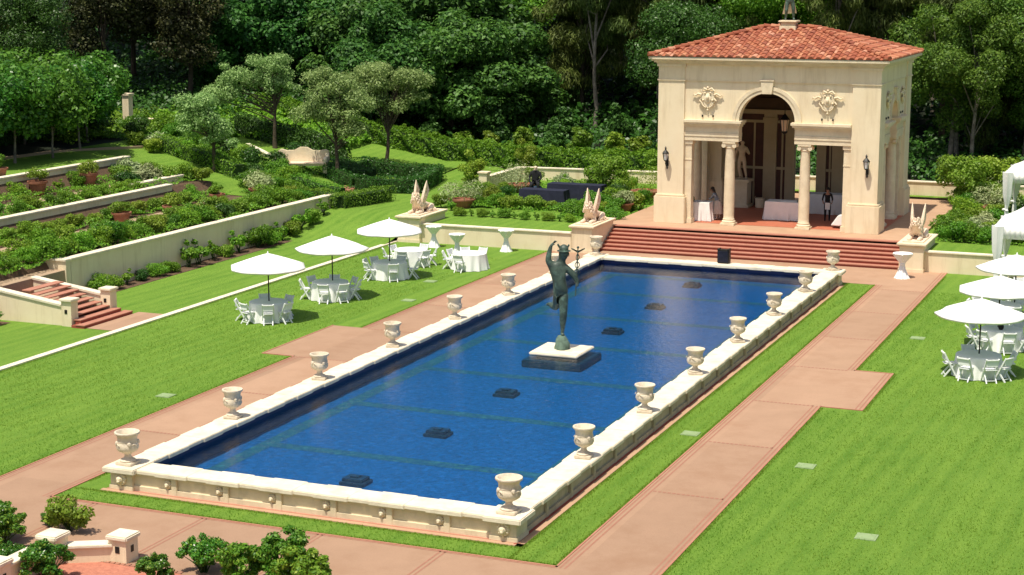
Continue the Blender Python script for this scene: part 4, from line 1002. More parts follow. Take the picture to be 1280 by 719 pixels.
def make_chair():
    """white folding chair facing -y (sitter looks to -y); origin on the ground under the seat centre"""
    t = thing('folding_chair', 'x', 'chair')
    for s in (-1, 1):
        b = MB(); b.bar((s*.21, -.20, 0), (s*.21, .24, .84), .042, .05); b.build('leg', 'white', t)
        b = MB(); b.bar((s*.172, .22, 0), (s*.172, -.15, .46), .036, .045); b.build('leg', 'white', t)
    b = MB(); b.box(-.19, -.20, .435, .19, .20, .465); b.box(-.17, -.18, .465, .17, .18, .48); b.build('seat', 'white', t, bevel=.012)
    b = MB(); b.bar((-.205, .237, .805), (.205, .237, .805), .05, .03); b.bar((-.19, .205, .70), (.19, .205, .70), .02, .24); b.bar((-.19, .17, .59), (.19, .17, .59), .018, .04); b.build('backrest', 'white', t)
    b = MB(); b.bar((-.2, -.19, .10), (.2, -.19, .10), .022); b.bar((-.17, .17, .09), (.17, .17, .09), .022); b.build('stretcher', 'white', t)
    return t
CH = Once(make_chair)
def make_umbrella():
    t = thing('parasol', 'x', 'parasol')
    n = 8; r = 1.46; b = MB(); K = 8
    vs = [(0, 0, 2.66)]
    for i in range(1, K+1):
        f = i/K
        for k in range(n*4):
            a = 2*math.pi*k/(n*4); ph = (k % 4)/4
            edge = math.cos(math.pi/n)/math.cos((a % (2*math.pi/n))-math.pi/n)
            rad = r*f*(edge*.96+.04); sag = -.04*math.sin(math.pi*ph)*f
            vs.append((rad*math.cos(a), rad*math.sin(a), 2.66-.52*f**1.12+sag))
    m = n*4; fs = [(0, 1+(k+1) % m, 1+k) for k in range(m)]
    for i in range(K-1):
        for k in range(m): fs.append((1+i*m+k, 1+i*m+(k+1) % m, 1+(i+1)*m+(k+1) % m, 1+(i+1)*m+k))
    top = len(vs)
    for k in range(m):                                     # short hem
        x, y, z = vs[1+(K-1)*m+k]; vs.append((x*.995, y*.995, z-.07))
    for k in range(m): fs.append((1+(K-1)*m+k, 1+(K-1)*m+(k+1) % m, top+(k+1) % m, top+k))
    b.add(vs, fs); o = b.build('canopy', 'canvas', t, smooth='all')
    so = o.modifiers.new('thick', 'SOLIDIFY'); so.thickness = .006
    b = MB(); b.tube([(0, 0, 0), (0, 0, 2.62)], .024, 10); b.build('pole', 'black', t, smooth=True)
    b = MB(); b.lathe([(.03, 2.60), (.035, 2.66), (.02, 2.72), (.0, 2.75)], 10); b.build('finial', 'white', t)
    for k in range(n):
        a = 2*math.pi*k/n; b = MB(); b.bar((.03*math.cos(a), .03*math.sin(a), 2.58), (1.40*math.cos(a), 1.40*math.sin(a), 2.11), .016)
        b.bar((.03*math.cos(a), .03*math.sin(a), 1.95), (.75*math.cos(a), .75*math.sin(a), 2.34), .012); b.build('rib', 'black', t)
    b = MB(); b.lathe([(.26, 0), (.26, .04), (.08, .07), (.04, .1), (.04, .3)], 20); b.build('base', 'black', t)
    return t
UM = Once(make_umbrella)
def make_glass():
    t = None
names_l = {}
def seen(nm, side):
    k = (nm, side); names_l[k] = names_l.get(k, 0)+1
    return '' if names_l[k] == 1 else ', next chair'
def dine(x, y, angs, nm, where, um=None, urz=0, tr=1.):
    """a dressed table with folding chairs round it; angs in degrees, 0 = +x"""
    TBL((x, y, 0), 0, 'round folding table hidden under the white cloth, %s' % where, 'round dining tables')
    c = CL((x, y, 0), ord(nm)*.7, 'white floor-length cloth over the table %s' % where, 'white tablecloths')
    for i, a in enumerate(angs):
        ra = R(a+random.Random(nm+str(i)).uniform(-6, 6)); d = .98+random.Random(nm+str(i)+'d').uniform(-.04, .10)
        side = ('right', 'far right', 'far', 'far left', 'left', 'near left', 'near', 'near right')[int(((a+22.5-22.4) % 360)//45)]
        CH((x+d*math.cos(ra), y+d*math.sin(ra), 0), ra-math.pi/2, 'white folding chair, %s side%s, of table %s' % (side, seen(nm, side), where), 'white folding chairs')
    if um: UM((x+um[0], y+um[1], 0), R(urz), 'white parasol over the table %s' % where, 'white parasols', (1.06, 1.06, 1))
dine(-18.95, 20.95, (198, 248, 300, 345, 75, 125), 'a', 'nearest camera on left lawn', (0, .05), 10)
dine(-18.80, 25.80, (160, 205, 285, 330, 15, 60, 115), 'b', 'second from camera on left lawn', (0, .2), 25)
dine(-18.70, 31.20, (150, 190, 240, 300, 20, 95), 'c', 'third from camera on left lawn', (-.05, .1), 5)
dine(-19.35, 34.70, (160, 210, 270, 330, 20, 80), 'd', 'behind third left parasol', None)
dine(-16.35, 34.80, (170, 205, 262, 80, 120), 'e', 'without parasol near cocktail tables', None)
dine(8.25, 21.85, (205, 250, 298, 335, 25, 118), 'f', 'nearest camera on right lawn', (0, .1), 12)
dine(8.45, 26.55, (150, 197, 285, 330, 20, 65, 108, 240), 'g', 'second from camera on right lawn', (-.15, .2), 30)
dine(7.85, 31.40, (150, 175, 215, 300, 20, 65, 108), 'h', 'third from camera on right lawn', (.45, .5), 8)
dine(8.4, 36.2, (160, 200, 245, 300, 80, 120), 'i', 'farthest from camera on right lawn', None)

def make_cocktail():
    t = thing('cocktail_table', 'x', 'table')
    b = MB(); prof = [(.30, .0), (.24, .12), (.13, .40), (.09, .58), (.11, .66), (.22, .80), (.38, 1.02), (.405, 1.05), (.40, 1.06), (.0, 1.065)]
    b.lathe(prof, 48, fn=lambda r, z, a: r*(1+(.10*math.sin(9*a)+.05*math.sin(14*a+1) if z < 1.03 else 0)), cap=False); b.build('cloth', 'cloth', t, smooth=True)
    b = MB(); b.lathe([(.10, .56), (.115, .59), (.115, .63), (.10, .66)], 16, cap=False); b.build('tie', 'white', t, smooth=True)
    return t
CK = Once(make_cocktail)
for x, y, lab, s in ((-20.6, 39.95, 'tall cloth-wrapped cocktail table in front of the back wall, nearest the left winged statue', 1.), (-18.45, 38.0, 'tall cloth-wrapped cocktail table standing just behind the table without a parasol', 1.),
                     (-16.75, 40.1, 'tall cloth-wrapped cocktail table by the wall, nearest the salmon path', 1.), (2.55, 39.9, 'tall white-draped cocktail table on the path beside the right winged statue', 1.08)):
    CK((x, y, 0), x, lab, 'cloth-wrapped cocktail tables', s)

def box_cloth(name, lab, x, y, z, rz, hx, hy_, h, m, cat='tablecloth', flare=.06, group=None):
    t = thing(name, lab, cat, (x, y, z), R(rz), group)
    b = MB(); n = 60; per = []
    for k in range(n):
        f = k/n*4; s = int(f); q = f-s
        p = [(-1+2*q, -1), (1, -1+2*q), (1-2*q, 1), (-1, 1-2*q)][s]; per.append(p)
    vs = []; L_ = 6
    for i in range(L_+1):
        k_ = i/L_
        for j, (u, v) in enumerate(per):
            w_ = flare*k_*(1+1.0*math.sin(j*2.1)+.6*math.sin(j*.9)); vs.append((u*(hx+w_), v*(hy_+w_), h-k_*(h-.02)))
    fs = [(i*n+j, i*n+(j+1) % n, (i+1)*n+(j+1) % n, (i+1)*n+j) for i in range(L_) for j in range(n)]+[tuple(range(n))]
    b.add(vs, fs); b.build('cloth', m, t, smooth=True); return t
def trestle(x, y, z, rz, hx, hy_, h, lab):
    t = thing('trestle_table', lab, 'table', (x, y, z), R(rz))
    b = MB(); b.box(-hx+.03, -hy_+.03, h-.05, hx-.03, hy_-.03, h-.015); b.build('tabletop', 'white', t)
    for sx in (-1, 1):
        for sy in (-1, 1): b = MB(); b.box(sx*(hx-.1)-.015, sy*(hy_-.08)-.015, 0, sx*(hx-.1)+.015, sy*(hy_-.08)+.015, h-.05); b.build('leg', 'white', t)
def served(x, y, z, rz, hx, hy_, h, where, m='cloth'):
    trestle(x, y, z, rz, hx, hy_, h, 'folding table hidden under the cloth, '+where); box_cloth('tablecloth', ('dark navy' if m == 'navy' else 'white')+' floor-length cloth, '+where, x, y, z, rz, hx, hy_, h, m)
served(-9.15, 47.5, PZ, 0, .68, .45, .95, 'between the left pier and left column of the pavilion')
served(-5.1, 49.3, PZ, 0, .92, .5, .95, 'in the middle of the pavilion floor')
served(-3.6, 52.3, PZ, 0, 1.3, .5, 1.05, 'at the back of the pavilion on the right')
served(-18.9, 50.7, .88, 0, 1.3, .45, .85, 'nearer the camera in the fountain garden', 'navy')
served(-17.8, 52.9, .88, 0, 1.6, .45, .95, 'farther back in the fountain garden', 'navy')
# draped display on the buffet: glassware and a blue cloth
b = MB(); b.box(-.45, -.3, .0, .4, .3, .03); o = b.build('runner', 'navy' if 0 else 'cloth', bevel=.01); o.location = (-4.8, 49.3, PZ+.955); tag(o, 'folded pale linen lying on the middle pavilion table', 'linen')
b = MB(); b.lathe([(.16, 0), (.2, .05), (.22, .12), (.19, .12), (.14, .03), (0, .03)], 16, cap=False); o = b.build('serving_bowl', 'black', smooth=True); o.location = (-4.2, 49.2, PZ+.96); tag(o, 'dark serving bowl on the middle pavilion table', 'bowl')
b = MB()
for k in range(7): b.ball((.12*math.cos(k*2.4)*(k/7+.3), .12*math.sin(k*2.4)*(k/7+.3), .14+.03*(k % 3)), .07, 7, 5)
b.lathe([(.13, 0), (.17, .12)], 12); o = b.build('flower_bowl', 'l_dark', smooth=True); o.location = (-9.5, 47.4, PZ+.95); tag(o, 'bowl of dark flowers on the left pavilion table', 'flower bowl')
b = MB(); b.lathe([(.24, 0), (.26, .5), (.24, .52)], 16); b.tube([(-.24, 0, .45), (-.3, 0, .55), (-.24, 0, .6)], .015, 6); o = b.build('planter_tub', 'stucco', smooth=True); o.location = (-7.4, 53.2, PZ); tag(o, 'round tub on the pavilion floor right of the marble figure', 'tub')
# folded white sheet leaning by the right pier
b = MB(); b.prism([(-.9, .0), (-.55, .5), (.4, .85), (.5, .80), (.55, .15), (-.5, -.02)], -.35, .35); o = b.build('white_sheet_stack', 'canvas', bevel=.04, smooth=True); o.location = (-1.35, 47.4, PZ+.15); tag(o, 'folded white canvas propped behind the right front pier of the pavilion', 'canvas')
t = thing('planter', 'dark leafy plant in a square box inside the pavilion at right', 'planter', (-2.1, 51.6, PZ))
b = MB(); b.box(-.35, -.3, 0, .35, .3, .75); b.build('box', 'stucco', t, bevel=.02)
crown = meshobj('foliage', crown_mesh('planter_leaves', [(0, 0, .95, .38, .3, .25)], 500, .09, 'l_dark', 5), t)

b = MB(); b.lathe([(.06, 0), (.10, .06), (.11, .14), (.07, .20), (.09, .24)], 12); b.ball((0, 0, .30), (.15, .15, .12), 10, 7); o = b.build('table_vase', 'black', smooth=True); o.location = (8.45, 26.3, .752); tag(o, 'small dark centrepiece on the second table of the right lawn', 'centrepiece')
# two white canopies at the right edge
def canopy(x, y, z, w_, h, lab, rz=0):
    t = thing('canopy_tent', lab, 'canopy', (x, y, z), R(rz), 'white canopy tents')
    hw_ = w_/2; b = MB(); n = 12; vs = []; fs = []
    for i in range(n+1):
        f = i/n
        for j in range(4*8):
            s = j//8; q = (j % 8)/8; p = [(-1+2*q, -1), (1, -1+2*q), (1-2*q, 1), (-1, 1-2*q)][s]
            rad = hw_*f; vs.append((p[0]*rad, p[1]*rad, h+1.15*(1-f)**1.25))
    m = 32
    for i in range(n):
        for j in range(m): fs.append((i*m+j, i*m+(j+1) % m, (i+1)*m+(j+1) % m, (i+1)*m+j))
    b.add(vs, fs); o = b.build('roof', 'canvas', t, smooth=True); so = o.modifiers.new('t', 'SOLIDIFY'); so.thickness = .01
    b = MB()
    for s in range(4):
        for j in range(16):
            q0, q1 = -1+j/8, -1+(j+1)/8; d = .58
            P = lambda q: {0: (q, -1), 1: (1, q), 2: (-q, 1), 3: (-1, -q)}[s]
            a, c = P(q0), P(q1); b.add([(a[0]*hw_, a[1]*hw_, h), (c[0]*hw_, c[1]*hw_, h), (c[0]*hw_*1.005, c[1]*hw_*1.005, h-d), (a[0]*hw_*1.005, a[1]*hw_*1.005, h-d)], [(0, 1, 2, 3)])
    o = b.build('valance', 'canvas', t, smooth=True); so = o.modifiers.new('t', 'SOLIDIFY'); so.thickness = .01
    for sx in (-1, 1):
        for sy in (-1, 1):
            b = MB(); b.box(sx*(hw_-.06)-.025, sy*(hw_-.06)-.025, 0, sx*(hw_-.06)+.025, sy*(hw_-.06)+.025, h); b.build('leg', 'white', t)
            if sx < 0 or sy < 0:
                b = MB(); b.lathe([(.15, .02), (.12, .5), (.10, .95), (.055, 1.15), (.06, 1.22), (.12, 1.45), (.22, 1.9), (.28, h-.05)], 20, c=(sx*(hw_-.12), sy*(hw_-.12), 0), fn=lambda r, z_, a: r*(1+.12*math.sin(7*a)), cap=False)
                b.ball((sx*(hw_-.12)-.12, sy*(hw_-.12)-.06, 1.16), (.10, .05, .07), 8, 5); b.ball((sx*(hw_-.12)+.02, sy*(hw_-.12)-.1, 1.12), (.08, .05, .06), 8, 5); b.build('tied_drape', 'cloth', t, smooth=True)
canopy(6.78+1.7, 37.4+1.7, 0, 3.4, 3.0, 'nearer white canopy tent with a tied drape, right edge of the photo')
canopy(5.75+1.8, 49.5+1.8, .88, 3.6, 3.05, 'farther white canopy tent with a tied drape, top right edge of the photo')
t = thing('garden_bench', 'black slatted bench standing under the farther canopy at right edge', 'bench', (6.9, 55.6, .88), R(10))
b = MB(); b.box(-.75, -.25, .42, .75, .2, .46); b.build('seat', 'black', t)
b = MB()
for k in range(9): b.box(-.72+k*.175, .22, .5, -.66+k*.175, .25, .95)
b.box(-.75, .215, .93, .75, .255, 1.0); b.build('backrest', 'black', t)
for x in (-.7, .7):
    for y in (-.2, .2): b = MB(); b.box(x-.03, y-.03, 0, x+.03, y+.03, .43); b.build('leg', 'black', t)
# stone bench with scrolled back on the left garden
t = thing('stone_bench', 'carved cream stone bench with scrolled back among the hedges', 'bench', (-35.5, 53.4, 1.62), R(18)); t.scale = (1.12, 1.12, 1.15)
b = MB(); b.box(-1.35, -.52, .42, 1.35, .25, .56); b.box(-1.42, -.58, .50, 1.42, .2, .57); b.build('seat', 'sphinx', t, bevel=.02)
pts = [(-1.4, .5), (-1.4, 1.10), (-1.2, 1.22), (-.9, 1.14), (-.5, 1.16), (-.2, 1.32), (.2, 1.32), (.5, 1.16), (.9, 1.14), (1.2, 1.22), (1.4, 1.10), (1.4, .5)]
b = MB(); b.prism(pts, .2, .36); b.build('backrest', 'stone', t, bevel=.02)
for x in (-1.3, 1.3):
    b = MB(); b.prism([(-.55, .56), (-.55, .78), (-.40, .86), (.0, .82), (.25, 1.05), (.25, .56)], x-.09, x+.09, 'x'); b.build('armrest', 'stone', t, bevel=.02)
    b = MB(); b.box(x-.14, -.45, 0, x+.14, .28, .43); b.build('foot', 'stone', t, bevel=.02)

# ================================================================= PEOPLE
def person(label, loc, rz, J, top, bottom, hairlen=0, scale=1.):
    t = thing('person', label, 'person', loc, R(rz))
    E_ = [('hip', 'bel'), ('bel', 'ch'), ('ch', 'nk'), ('nk', 'hd'), ('hd', 'tp')]
    for s in 'lr': E_ += [('ch', 's'+s), ('s'+s, 'e'+s), ('e'+s, 'w'+s), ('w'+s, 'h'+s), ('hip', 'p'+s), ('p'+s, 'k'+s), ('k'+s, 'a'+s), ('a'+s, 't'+s)]
    o = skin('body', J, E_, 'skin', t, root='hip')
    me = o.data; me.materials.append(M[top]); me.materials.append(M[bottom])
    zh = J['hip'][2]; zn = J['nk'][2]-.03; zs_ = J['ch'][2]
    hx = Vector(J['hip'][:3]); 
    def near_arm(c):
        best = 1e9; w_ = None
        for nm in ('wl', 'wr', 'hl', 'hr', 'el', 'er', 'hd', 'nk', 'tp', 'al', 'ar', 'tl', 'tr', 'kl', 'kr', 'pl', 'pr', 'hip', 'bel', 'ch', 'sl', 'sr'):
            d = (c-Vector(J[nm][:3])).length
            if d < best: best = d; w_ = nm
        return w_
    for p in me.polygons:
        nm = near_arm(p.center)
        p.material_index = 0 if nm in ('wl', 'wr', 'hl', 'hr', 'hd', 'tp', 'nk') else (1 if nm in ('ch', 'bel', 'sl', 'sr', 'el', 'er') else 2)
        if nm in ('tl', 'tr'): p.material_index = 2
    hd = Vector(J['hd'][:3]); f = (0, -1)
    b = MB(); face_bits(b, tuple(hd), 1.0, f); b.build('face', 'skin', t, smooth=True)
    b = MB(); b.ball((hd.x, hd.y+.03, hd.z+.045), (.105, .11, .115), 12, 8)
    if hairlen: b.tube([(hd.x, hd.y+.08, hd.z), (hd.x, hd.y+.12, hd.z-.15), (hd.x, hd.y+.12, hd.z-hairlen)], [.09, .08, .04], 8)
    b.build('hair', 'hair', t, smooth=True)
    b = MB()
    for s in 'lr':
        w_, h_ = Vector(J['w'+s][:3]), Vector(J['h'+s][:3]); d = (h_-w_).normalized(); u = d.cross(Vector((0, 0, 1)) if abs(d.z) < .9 else Vector((0, 1, 0))).normalized()
        for k in range(4):
            base = h_+u*(.012*(k-1.5)); L_ = (.055, .065, .06, .045)[k]; b.tube([base, base+d*L_*.6, base+d*L_-Vector((0, 0, .012))], [.010, .009, .007], 6)
        b.tube([w_.lerp(h_, .4)+u*.02, h_+u*.045, h_+u*.05+d*.03], [.011, .010, .008], 6)
    b.build('fingers', 'skin', t, smooth=True)
    return t
base = dict(hip=(0, 0, .95, .15, .11), bel=(0, -.01, 1.12, .125, .10), ch=(0, 0, 1.34, .155, .11), nk=(0, -.01, 1.49, .055), hd=(0, -.03, 1.62, .082, .095), tp=(0, -.03, 1.70, .07, .08),
            sl=(.18, 0, 1.40, .06), el=(.25, .02, 1.12, .045), wl=(.22, -.18, .98, .03), hl=(.2, -.26, .95, .03, .018), sr=(-.18, 0, 1.40, .06), er=(-.25, .02, 1.12, .045), wr=(-.22, -.18, .98, .03), hr=(-.2, -.26, .95, .03, .018),
            pl=(.09, 0, .88, .095), kl=(.10, -.02, .49, .065), al=(.10, 0, .09, .04), tl=(.11, -.15, .035, .035), pr=(-.09, 0, .88, .095), kr=(-.10, -.02, .49, .065), ar=(-.10, 0, .09, .04), tr=(-.11, -.15, .035, .035))
def pose(**k): j = dict(base); j.update(k); return j
# woman leaning over the left table: facing -x
j = pose(bel=(0, -.05, 1.10, .125, .1), ch=(0, -.16, 1.30, .15, .11), nk=(0, -.24, 1.43, .055), hd=(0, -.31, 1.54, .082, .095), tp=(0, -.33, 1.62, .07, .08), sl=(.17, -.18, 1.34, .06), sr=(-.17, -.18, 1.34, .06), el=(.2, -.30, 1.12, .045), er=(-.2, -.30, 1.12, .045), wl=(.16, -.50, 1.03, .03), wr=(-.14, -.50, 1.03, .03), hl=(.14, -.58, 1.01, .03, .018), hr=(-.12, -.58, 1.01, .03, .018), ar=(-.12, .08, .09, .04), tr=(-.12, -.06, .035, .035), kr=(-.11, .03, .49, .065))
p1 = person('person in a dark patterned shirt and pale skirt leaning over the left pavilion table', (-8.25, 47.85, PZ), -90, j, 'shirt', 'khaki', .25)
b = MB(); b.lathe([(.15, .98), (.19, .85), (.24, .5), (.27, .32), (.25, .32)], 24, fn=lambda r, z, a: r*(1+.05*math.sin(8*a)), cap=False); b.build('skirt', 'khaki', p1, smooth=True)
# person in black behind the right column
j = pose(ch=(0, -.07, 1.33, .155, .11), nk=(0, -.10, 1.47, .055), hd=(0, -.14, 1.60, .082, .095), tp=(0, -.15, 1.68, .07, .08), kl=(.12, -.1, .49, .065), al=(.12, .1, .09, .04), tl=(.12, -.04, .035, .035))
p2 = person('person in black clothes with a white apron bending behind the right pavilion column', (-2.95, 49.5, PZ), 15, j, 'blackcloth', 'blackcloth')
b = MB(); b.prism([(-.12, .62), (.12, .60), (.13, .95), (-.13, .97)], -.155, -.135); b.build('apron', 'cloth', p2)
# figure by the fountain: seated-looking dark bronze with pale head
t = thing('fountain_statue', 'dark seated figure with a pale head beside the navy draped tables', 'statue', (-20.75, 54.1, .9), R(15))
b = MB(); b.lathe([(.42, 0), (.40, .3), (.34, .52), (.3, .55), (0, .56)], 14, fn=lambda r, z, a: r*(1+.09*math.sin(5*a+z*6))); b.build('rock', 'darkstone', t, smooth=True)
J = dict(hip=(0, .05, .68, .18, .16), bel=(0, .03, .88, .16, .14), ch=(0, 0, 1.12, .20, .15), nk=(0, -.02, 1.31, .07), hd=(0, -.04, 1.45, .10, .11), tp=(0, -.04, 1.54, .08, .09), sl=(.22, 0, 1.18, .08), el=(.30, -.08, .9, .06), wl=(.18, -.25, .78, .045), hl=(.12, -.3, .76, .04, .025),
         sr=(-.22, 0, 1.18, .08), er=(-.33, -.03, .92, .06), wr=(-.28, -.22, .72, .045), hr=(-.26, -.28, .70, .04, .025), pl=(.12, -.02, .66, .13), kl=(.18, -.42, .66, .09), al=(.18, -.42, .2, .055), tl=(.19, -.56, .12, .045), pr=(-.12, -.02, .66, .13), kr=(-.2, -.42, .60, .09), ar=(-.24, -.3, .15, .055), tr=(-.24, -.44, .1, .045))
E_ = [('hip', 'bel'), ('bel', 'ch'), ('ch', 'nk'), ('nk', 'hd'), ('hd', 'tp')]
for s in 'lr': E_ += [('ch', 's'+s), ('s'+s, 'e'+s), ('e'+s, 'w'+s), ('w'+s, 'h'+s), ('hip', 'p'+s), ('p'+s, 'k'+s), ('k'+s, 'a'+s), ('a'+s, 't'+s)]
o = skin('body', J, E_, 'blackcloth', t, root='hip', scale=1.1)
o.data.materials.append(M['sphinx'])
for p in o.data.polygons:
    if p.center.z > 1.45 or p.center.z < .34: p.material_index = 1
b = MB(); face_bits(b, (0, -.044, 1.59), 1.2); b.build('face', 'sphinx', t, smooth=True)
# ================================================================= VEGETATION
def ell_blobs(rng, n, rx, ry, rz_, z0, br=(.22, .38), low=-.6):
    """blobs scattered through the outer part of an ellipsoid crown"""
    out = []
    while len(out) < n:
        d = rng.normal(size=3); d /= np.linalg.norm(d)
        if d[2] < low: continue
        r = rng.uniform(.35, .86)
        s = rng.uniform(*br)*min(rx, ry)
        out.append((d[0]*rx*r, d[1]*ry*r, z0+d[2]*rz_*r, s*rng.uniform(.9, 1.3), s*rng.uniform(.9, 1.3), s*rng.uniform(.65, .95)))
    return out
def trunk_mb(rng, h, r0, blobs, lean=.04, nb=9, split=.35, wob=.25, n=8):
    b = MB(); pts = []; x = y = 0.
    K = 7
    for i in range(K+1):
        f = i/K; pts.append((x, y, h*f)); x += rng.normal()*wob*h/40+lean*h/K; y += rng.normal()*wob*h/40
    rad = [r0*(1.25 if i == 0 else 1-.72*i/K) for i in range(K+1)]
    b.tube(pts, rad, n)
    idx = rng.permutation(len(blobs))[:nb]
    for k in idx:
        B = blobs[k]; f = rng.uniform(split, .95); i = min(K-1, int(f*K)); p = Vector(pts[i]).lerp(Vector(pts[i+1]), f*K-i)
        q = Vector(B[:3]); 
        if q.z < p.z+.2: p = Vector(pts[max(1, int(K*split))])
        mid = p.lerp(q, .5)+Vector((rng.normal()*.03*h, rng.normal()*.03*h, rng.uniform(.0, .05)*h))
        rr0 = r0*(1-.7*f)*.6
        b.tube([p, mid, q], [rr0, rr0*.6, rr0*.2], 5)
    return b
def tree_proto(name, label, seed, h, rx, rz_, n, leaf, m, bark='bark', nb=24, r0=.22, br=(.22, .38), zc=.68, low=-.6, aspect=1.7, droop=0., blobs=None, lean=.0, up=.35, limbs=9, split=.35, shell=.55, wob=.25):
    def f():
        rng = np.random.default_rng(seed)
        B = blobs or ell_blobs(rng, nb, rx, rx, rz_, h*zc, br, low)
        t = thing(name, 'x', 'tree')
        trunk_mb(rng, h*min(zc+.12, .9), r0, B, lean, limbs, split, wob).build('trunk', bark, t, smooth=True)
        meshobj('crown', crown_mesh(name+'_crown', B, n, leaf, m, seed, aspect, up, .8, droop, shell), t)
        return t
    return Once(f)
T = {}
T['broad1'] = tree_proto('broadleaf_tree', '', 11, 15, 5.2, 5.4, 36000, .21, 'l_dark', nb=34, zc=.62, low=-.95)
T['broad2'] = tree_proto('broadleaf_tree', '', 12, 17, 4.8, 6.2, 36000, .21, 'l_mid', nb=34, zc=.62, low=-.9)
T['blue1'] = tree_proto('bushy_tree', '', 13, 8.5, 4.4, 4.2, 25000, .28, 'l_blue', nb=46, zc=.5, low=-1, br=(.16, .30), up=.7)
T['blue2'] = tree_proto('bushy_tree', '', 14, 8.0, 3.6, 4.0, 20000, .28, 'l_blue', nb=40, zc=.5, low=-1, br=(.16, .30), up=.7)
T['cas1'] = tree_proto('casuarina_tree', '', 15, 18, 3.6, 7.2, 26000, .42, 'l_needle', 'palebark', nb=44, zc=.6, low=-.9, br=(.16, .34), aspect=7, droop=1.2, r0=.20, limbs=14)
T['cas2'] = tree_proto('casuarina_tree', '', 16, 17, 3.2, 6.4, 22000, .42, 'l_needle', 'palebark', nb=36, zc=.66, low=-.8, br=(.16, .32), aspect=7, droop=1.2, r0=.18, limbs=14)
T['euc1'] = tree_proto('tall_tree', '', 17, 15, 4.4, 5.6, 34000, .19, 'l_tree', 'palebark', nb=44, zc=.58, low=-1, r0=.2, limbs=14, br=(.18, .32))
T['euc2'] = tree_proto('tall_tree', '', 18, 14, 3.8, 5.2, 28000, .19, 'l_tree', 'palebark', nb=38, zc=.58, low=-1, r0=.17, limbs=14, br=(.18, .32))
T['casf'] = tree_proto('casuarina_tree', '', 25, 17, 3.8, 8.2, 30000, .45, 'l_needle', 'bark', nb=52, zc=.50, low=-1, br=(.16, .34), aspect=7, droop=1.2, r0=.18, limbs=14)
T['casl'] = tree_proto('casuarina_tree', '', 26, 17, 3.6, 7.4, 26000, .42, 'l_needle2', 'bark', nb=52, zc=.56, low=-1, br=(.14, .30), aspect=6, droop=1.0, r0=.18, limbs=14)
T['brown'] = tree_proto('dry_tree', '', 19, 13, 4.2, 5.0, 18000, .24, 'l_brown', nb=30, zc=.6, low=-.9)
T['row'] = tree_proto('lollipop_tree', '', 20, 5.3, 2.2, 2.0, 8500, .25, 'l_row', 'palebark', nb=26, zc=.66, low=-.9, r0=.07, br=(.35, .5), limbs=6)
where = lambda i: ORD[i]
# the forest: (kind, x, y, scale, rot)
rg = random.Random(5)
F = []
for x, y, k, s in [(-61, 58, 'brown', 1.0), (-57, 64, 'brown', 1.05), (-52, 67, 'brown', 1.0), (-66, 66, 'broad1', 1.0), (-60, 72, 'broad1', 1.05), (-54, 78, 'broad1', 1.1), (-68, 78, 'cas1', 1.0),
                   (-62, 84, 'broad2', .95), (-47, 74, 'blue1', 1.15), (-51.5, 70.5, 'blue2', 1.1), (-44, 77, 'blue1', 1.25), (-41, 71, 'blue2', 1.15), (-37.5, 69, 'blue1', 1.05), (-33.5, 70.5, 'blue1', 1.1), (-36, 77, 'blue1', 1.5),
                   (-30.5, 73.5, 'blue2', 1.2), (-40.5, 82, 'broad1', 1.1), (-48, 84, 'broad1', 1.0), (-55, 90, 'broad1', 1.1), (-33, 83, 'broad2', .9), (-27.5, 84, 'cas1', .95), (-25, 76, 'cas2', .95), (-21.5, 80, 'cas1', 1.05),
                   (-23.5, 90, 'broad1', 1.1), (-18, 75, 'cas2', 1.0), (-15.5, 82, 'broad1', 1.05), (-29, 93, 'cas1', 1.1), (-36, 94, 'broad1', 1.1), (-43, 96, 'cas1', 1.1), (-18, 97, 'broad1', 1.2), (-11, 88, 'cas1', 1.1),
                   (-12, 74, 'broad2', .9), (-8.5, 80, 'cas2', 1.0), (-5, 73, 'cas1', .95), (-3.5, 86, 'cas1', 1.05), (-1.5, 77, 'broad2', .95), (0.5, 70, 'cas2', .92), (2.0, 80, 'euc1', 1.05), (-10, 98, 'broad2', 1.2), (0, 96, 'broad1', 1.15),
                   (1.9, 67.0, 'euc2', .84), (4.6, 69.5, 'euc1', .88), (7.8, 68, 'euc1', .92), (7.5, 76, 'cas1', 1.0), (4.2, 77, 'broad2', .9), (11, 74, 'broad1', 1.0), (6, 88, 'broad1', 1.15), (12, 86, 'broad2', 1.1), (11, 69, 'euc2', .95),
                   (-70, 92, 'broad2', 1.1), (-75, 80, 'broad1', 1.1), (-63, 100, 'broad1', 1.2), (-50, 104, 'broad1', 1.2), (-27, 104, 'broad1', 1.25), (-56, 54, 'broad1', .7), (-62, 50, 'brown', .8), (-7, 69.5, 'cas2', .9), (-16.5, 70, 'broad1', .72)]:
    F.append((x, y, k, s))
for x, y, k, s in [(-27, 79, 'casf', 1.0), (-22, 84, 'casf', 1.05), (-17, 79, 'casf', 1.0), (-13, 77, 'casf', .95), (-24, 97, 'casf', 1.2), (-13.5, 92, 'casf', 1.2), (-6, 78, 'casl', .95), (-9.5, 84, 'casl', 1.1), (-1, 82, 'casl', 1.05), (4, 74, 'casf', .9), (8, 80, 'casl', 1.0), (1.8, 73, 'casf', .85), (10, 73, 'casf', .9), (6.2, 72, 'casf', .8), (-3, 90, 'casl', 1.2), (5, 92, 'casl', 1.25), (0.4, 68.2, 'euc1', .84), (9.6, 66.5, 'euc1', .8), (-14.0, 71.5, 'casf', .62), (-19, 89, 'casf', 1.2), (-31, 88, 'casf', 1.1), (-12, 82.5, 'casl', 1.0), (2, 86, 'casl', 1.15), (12, 78, 'casl', 1.1)]: F.append((x, y, k, s))
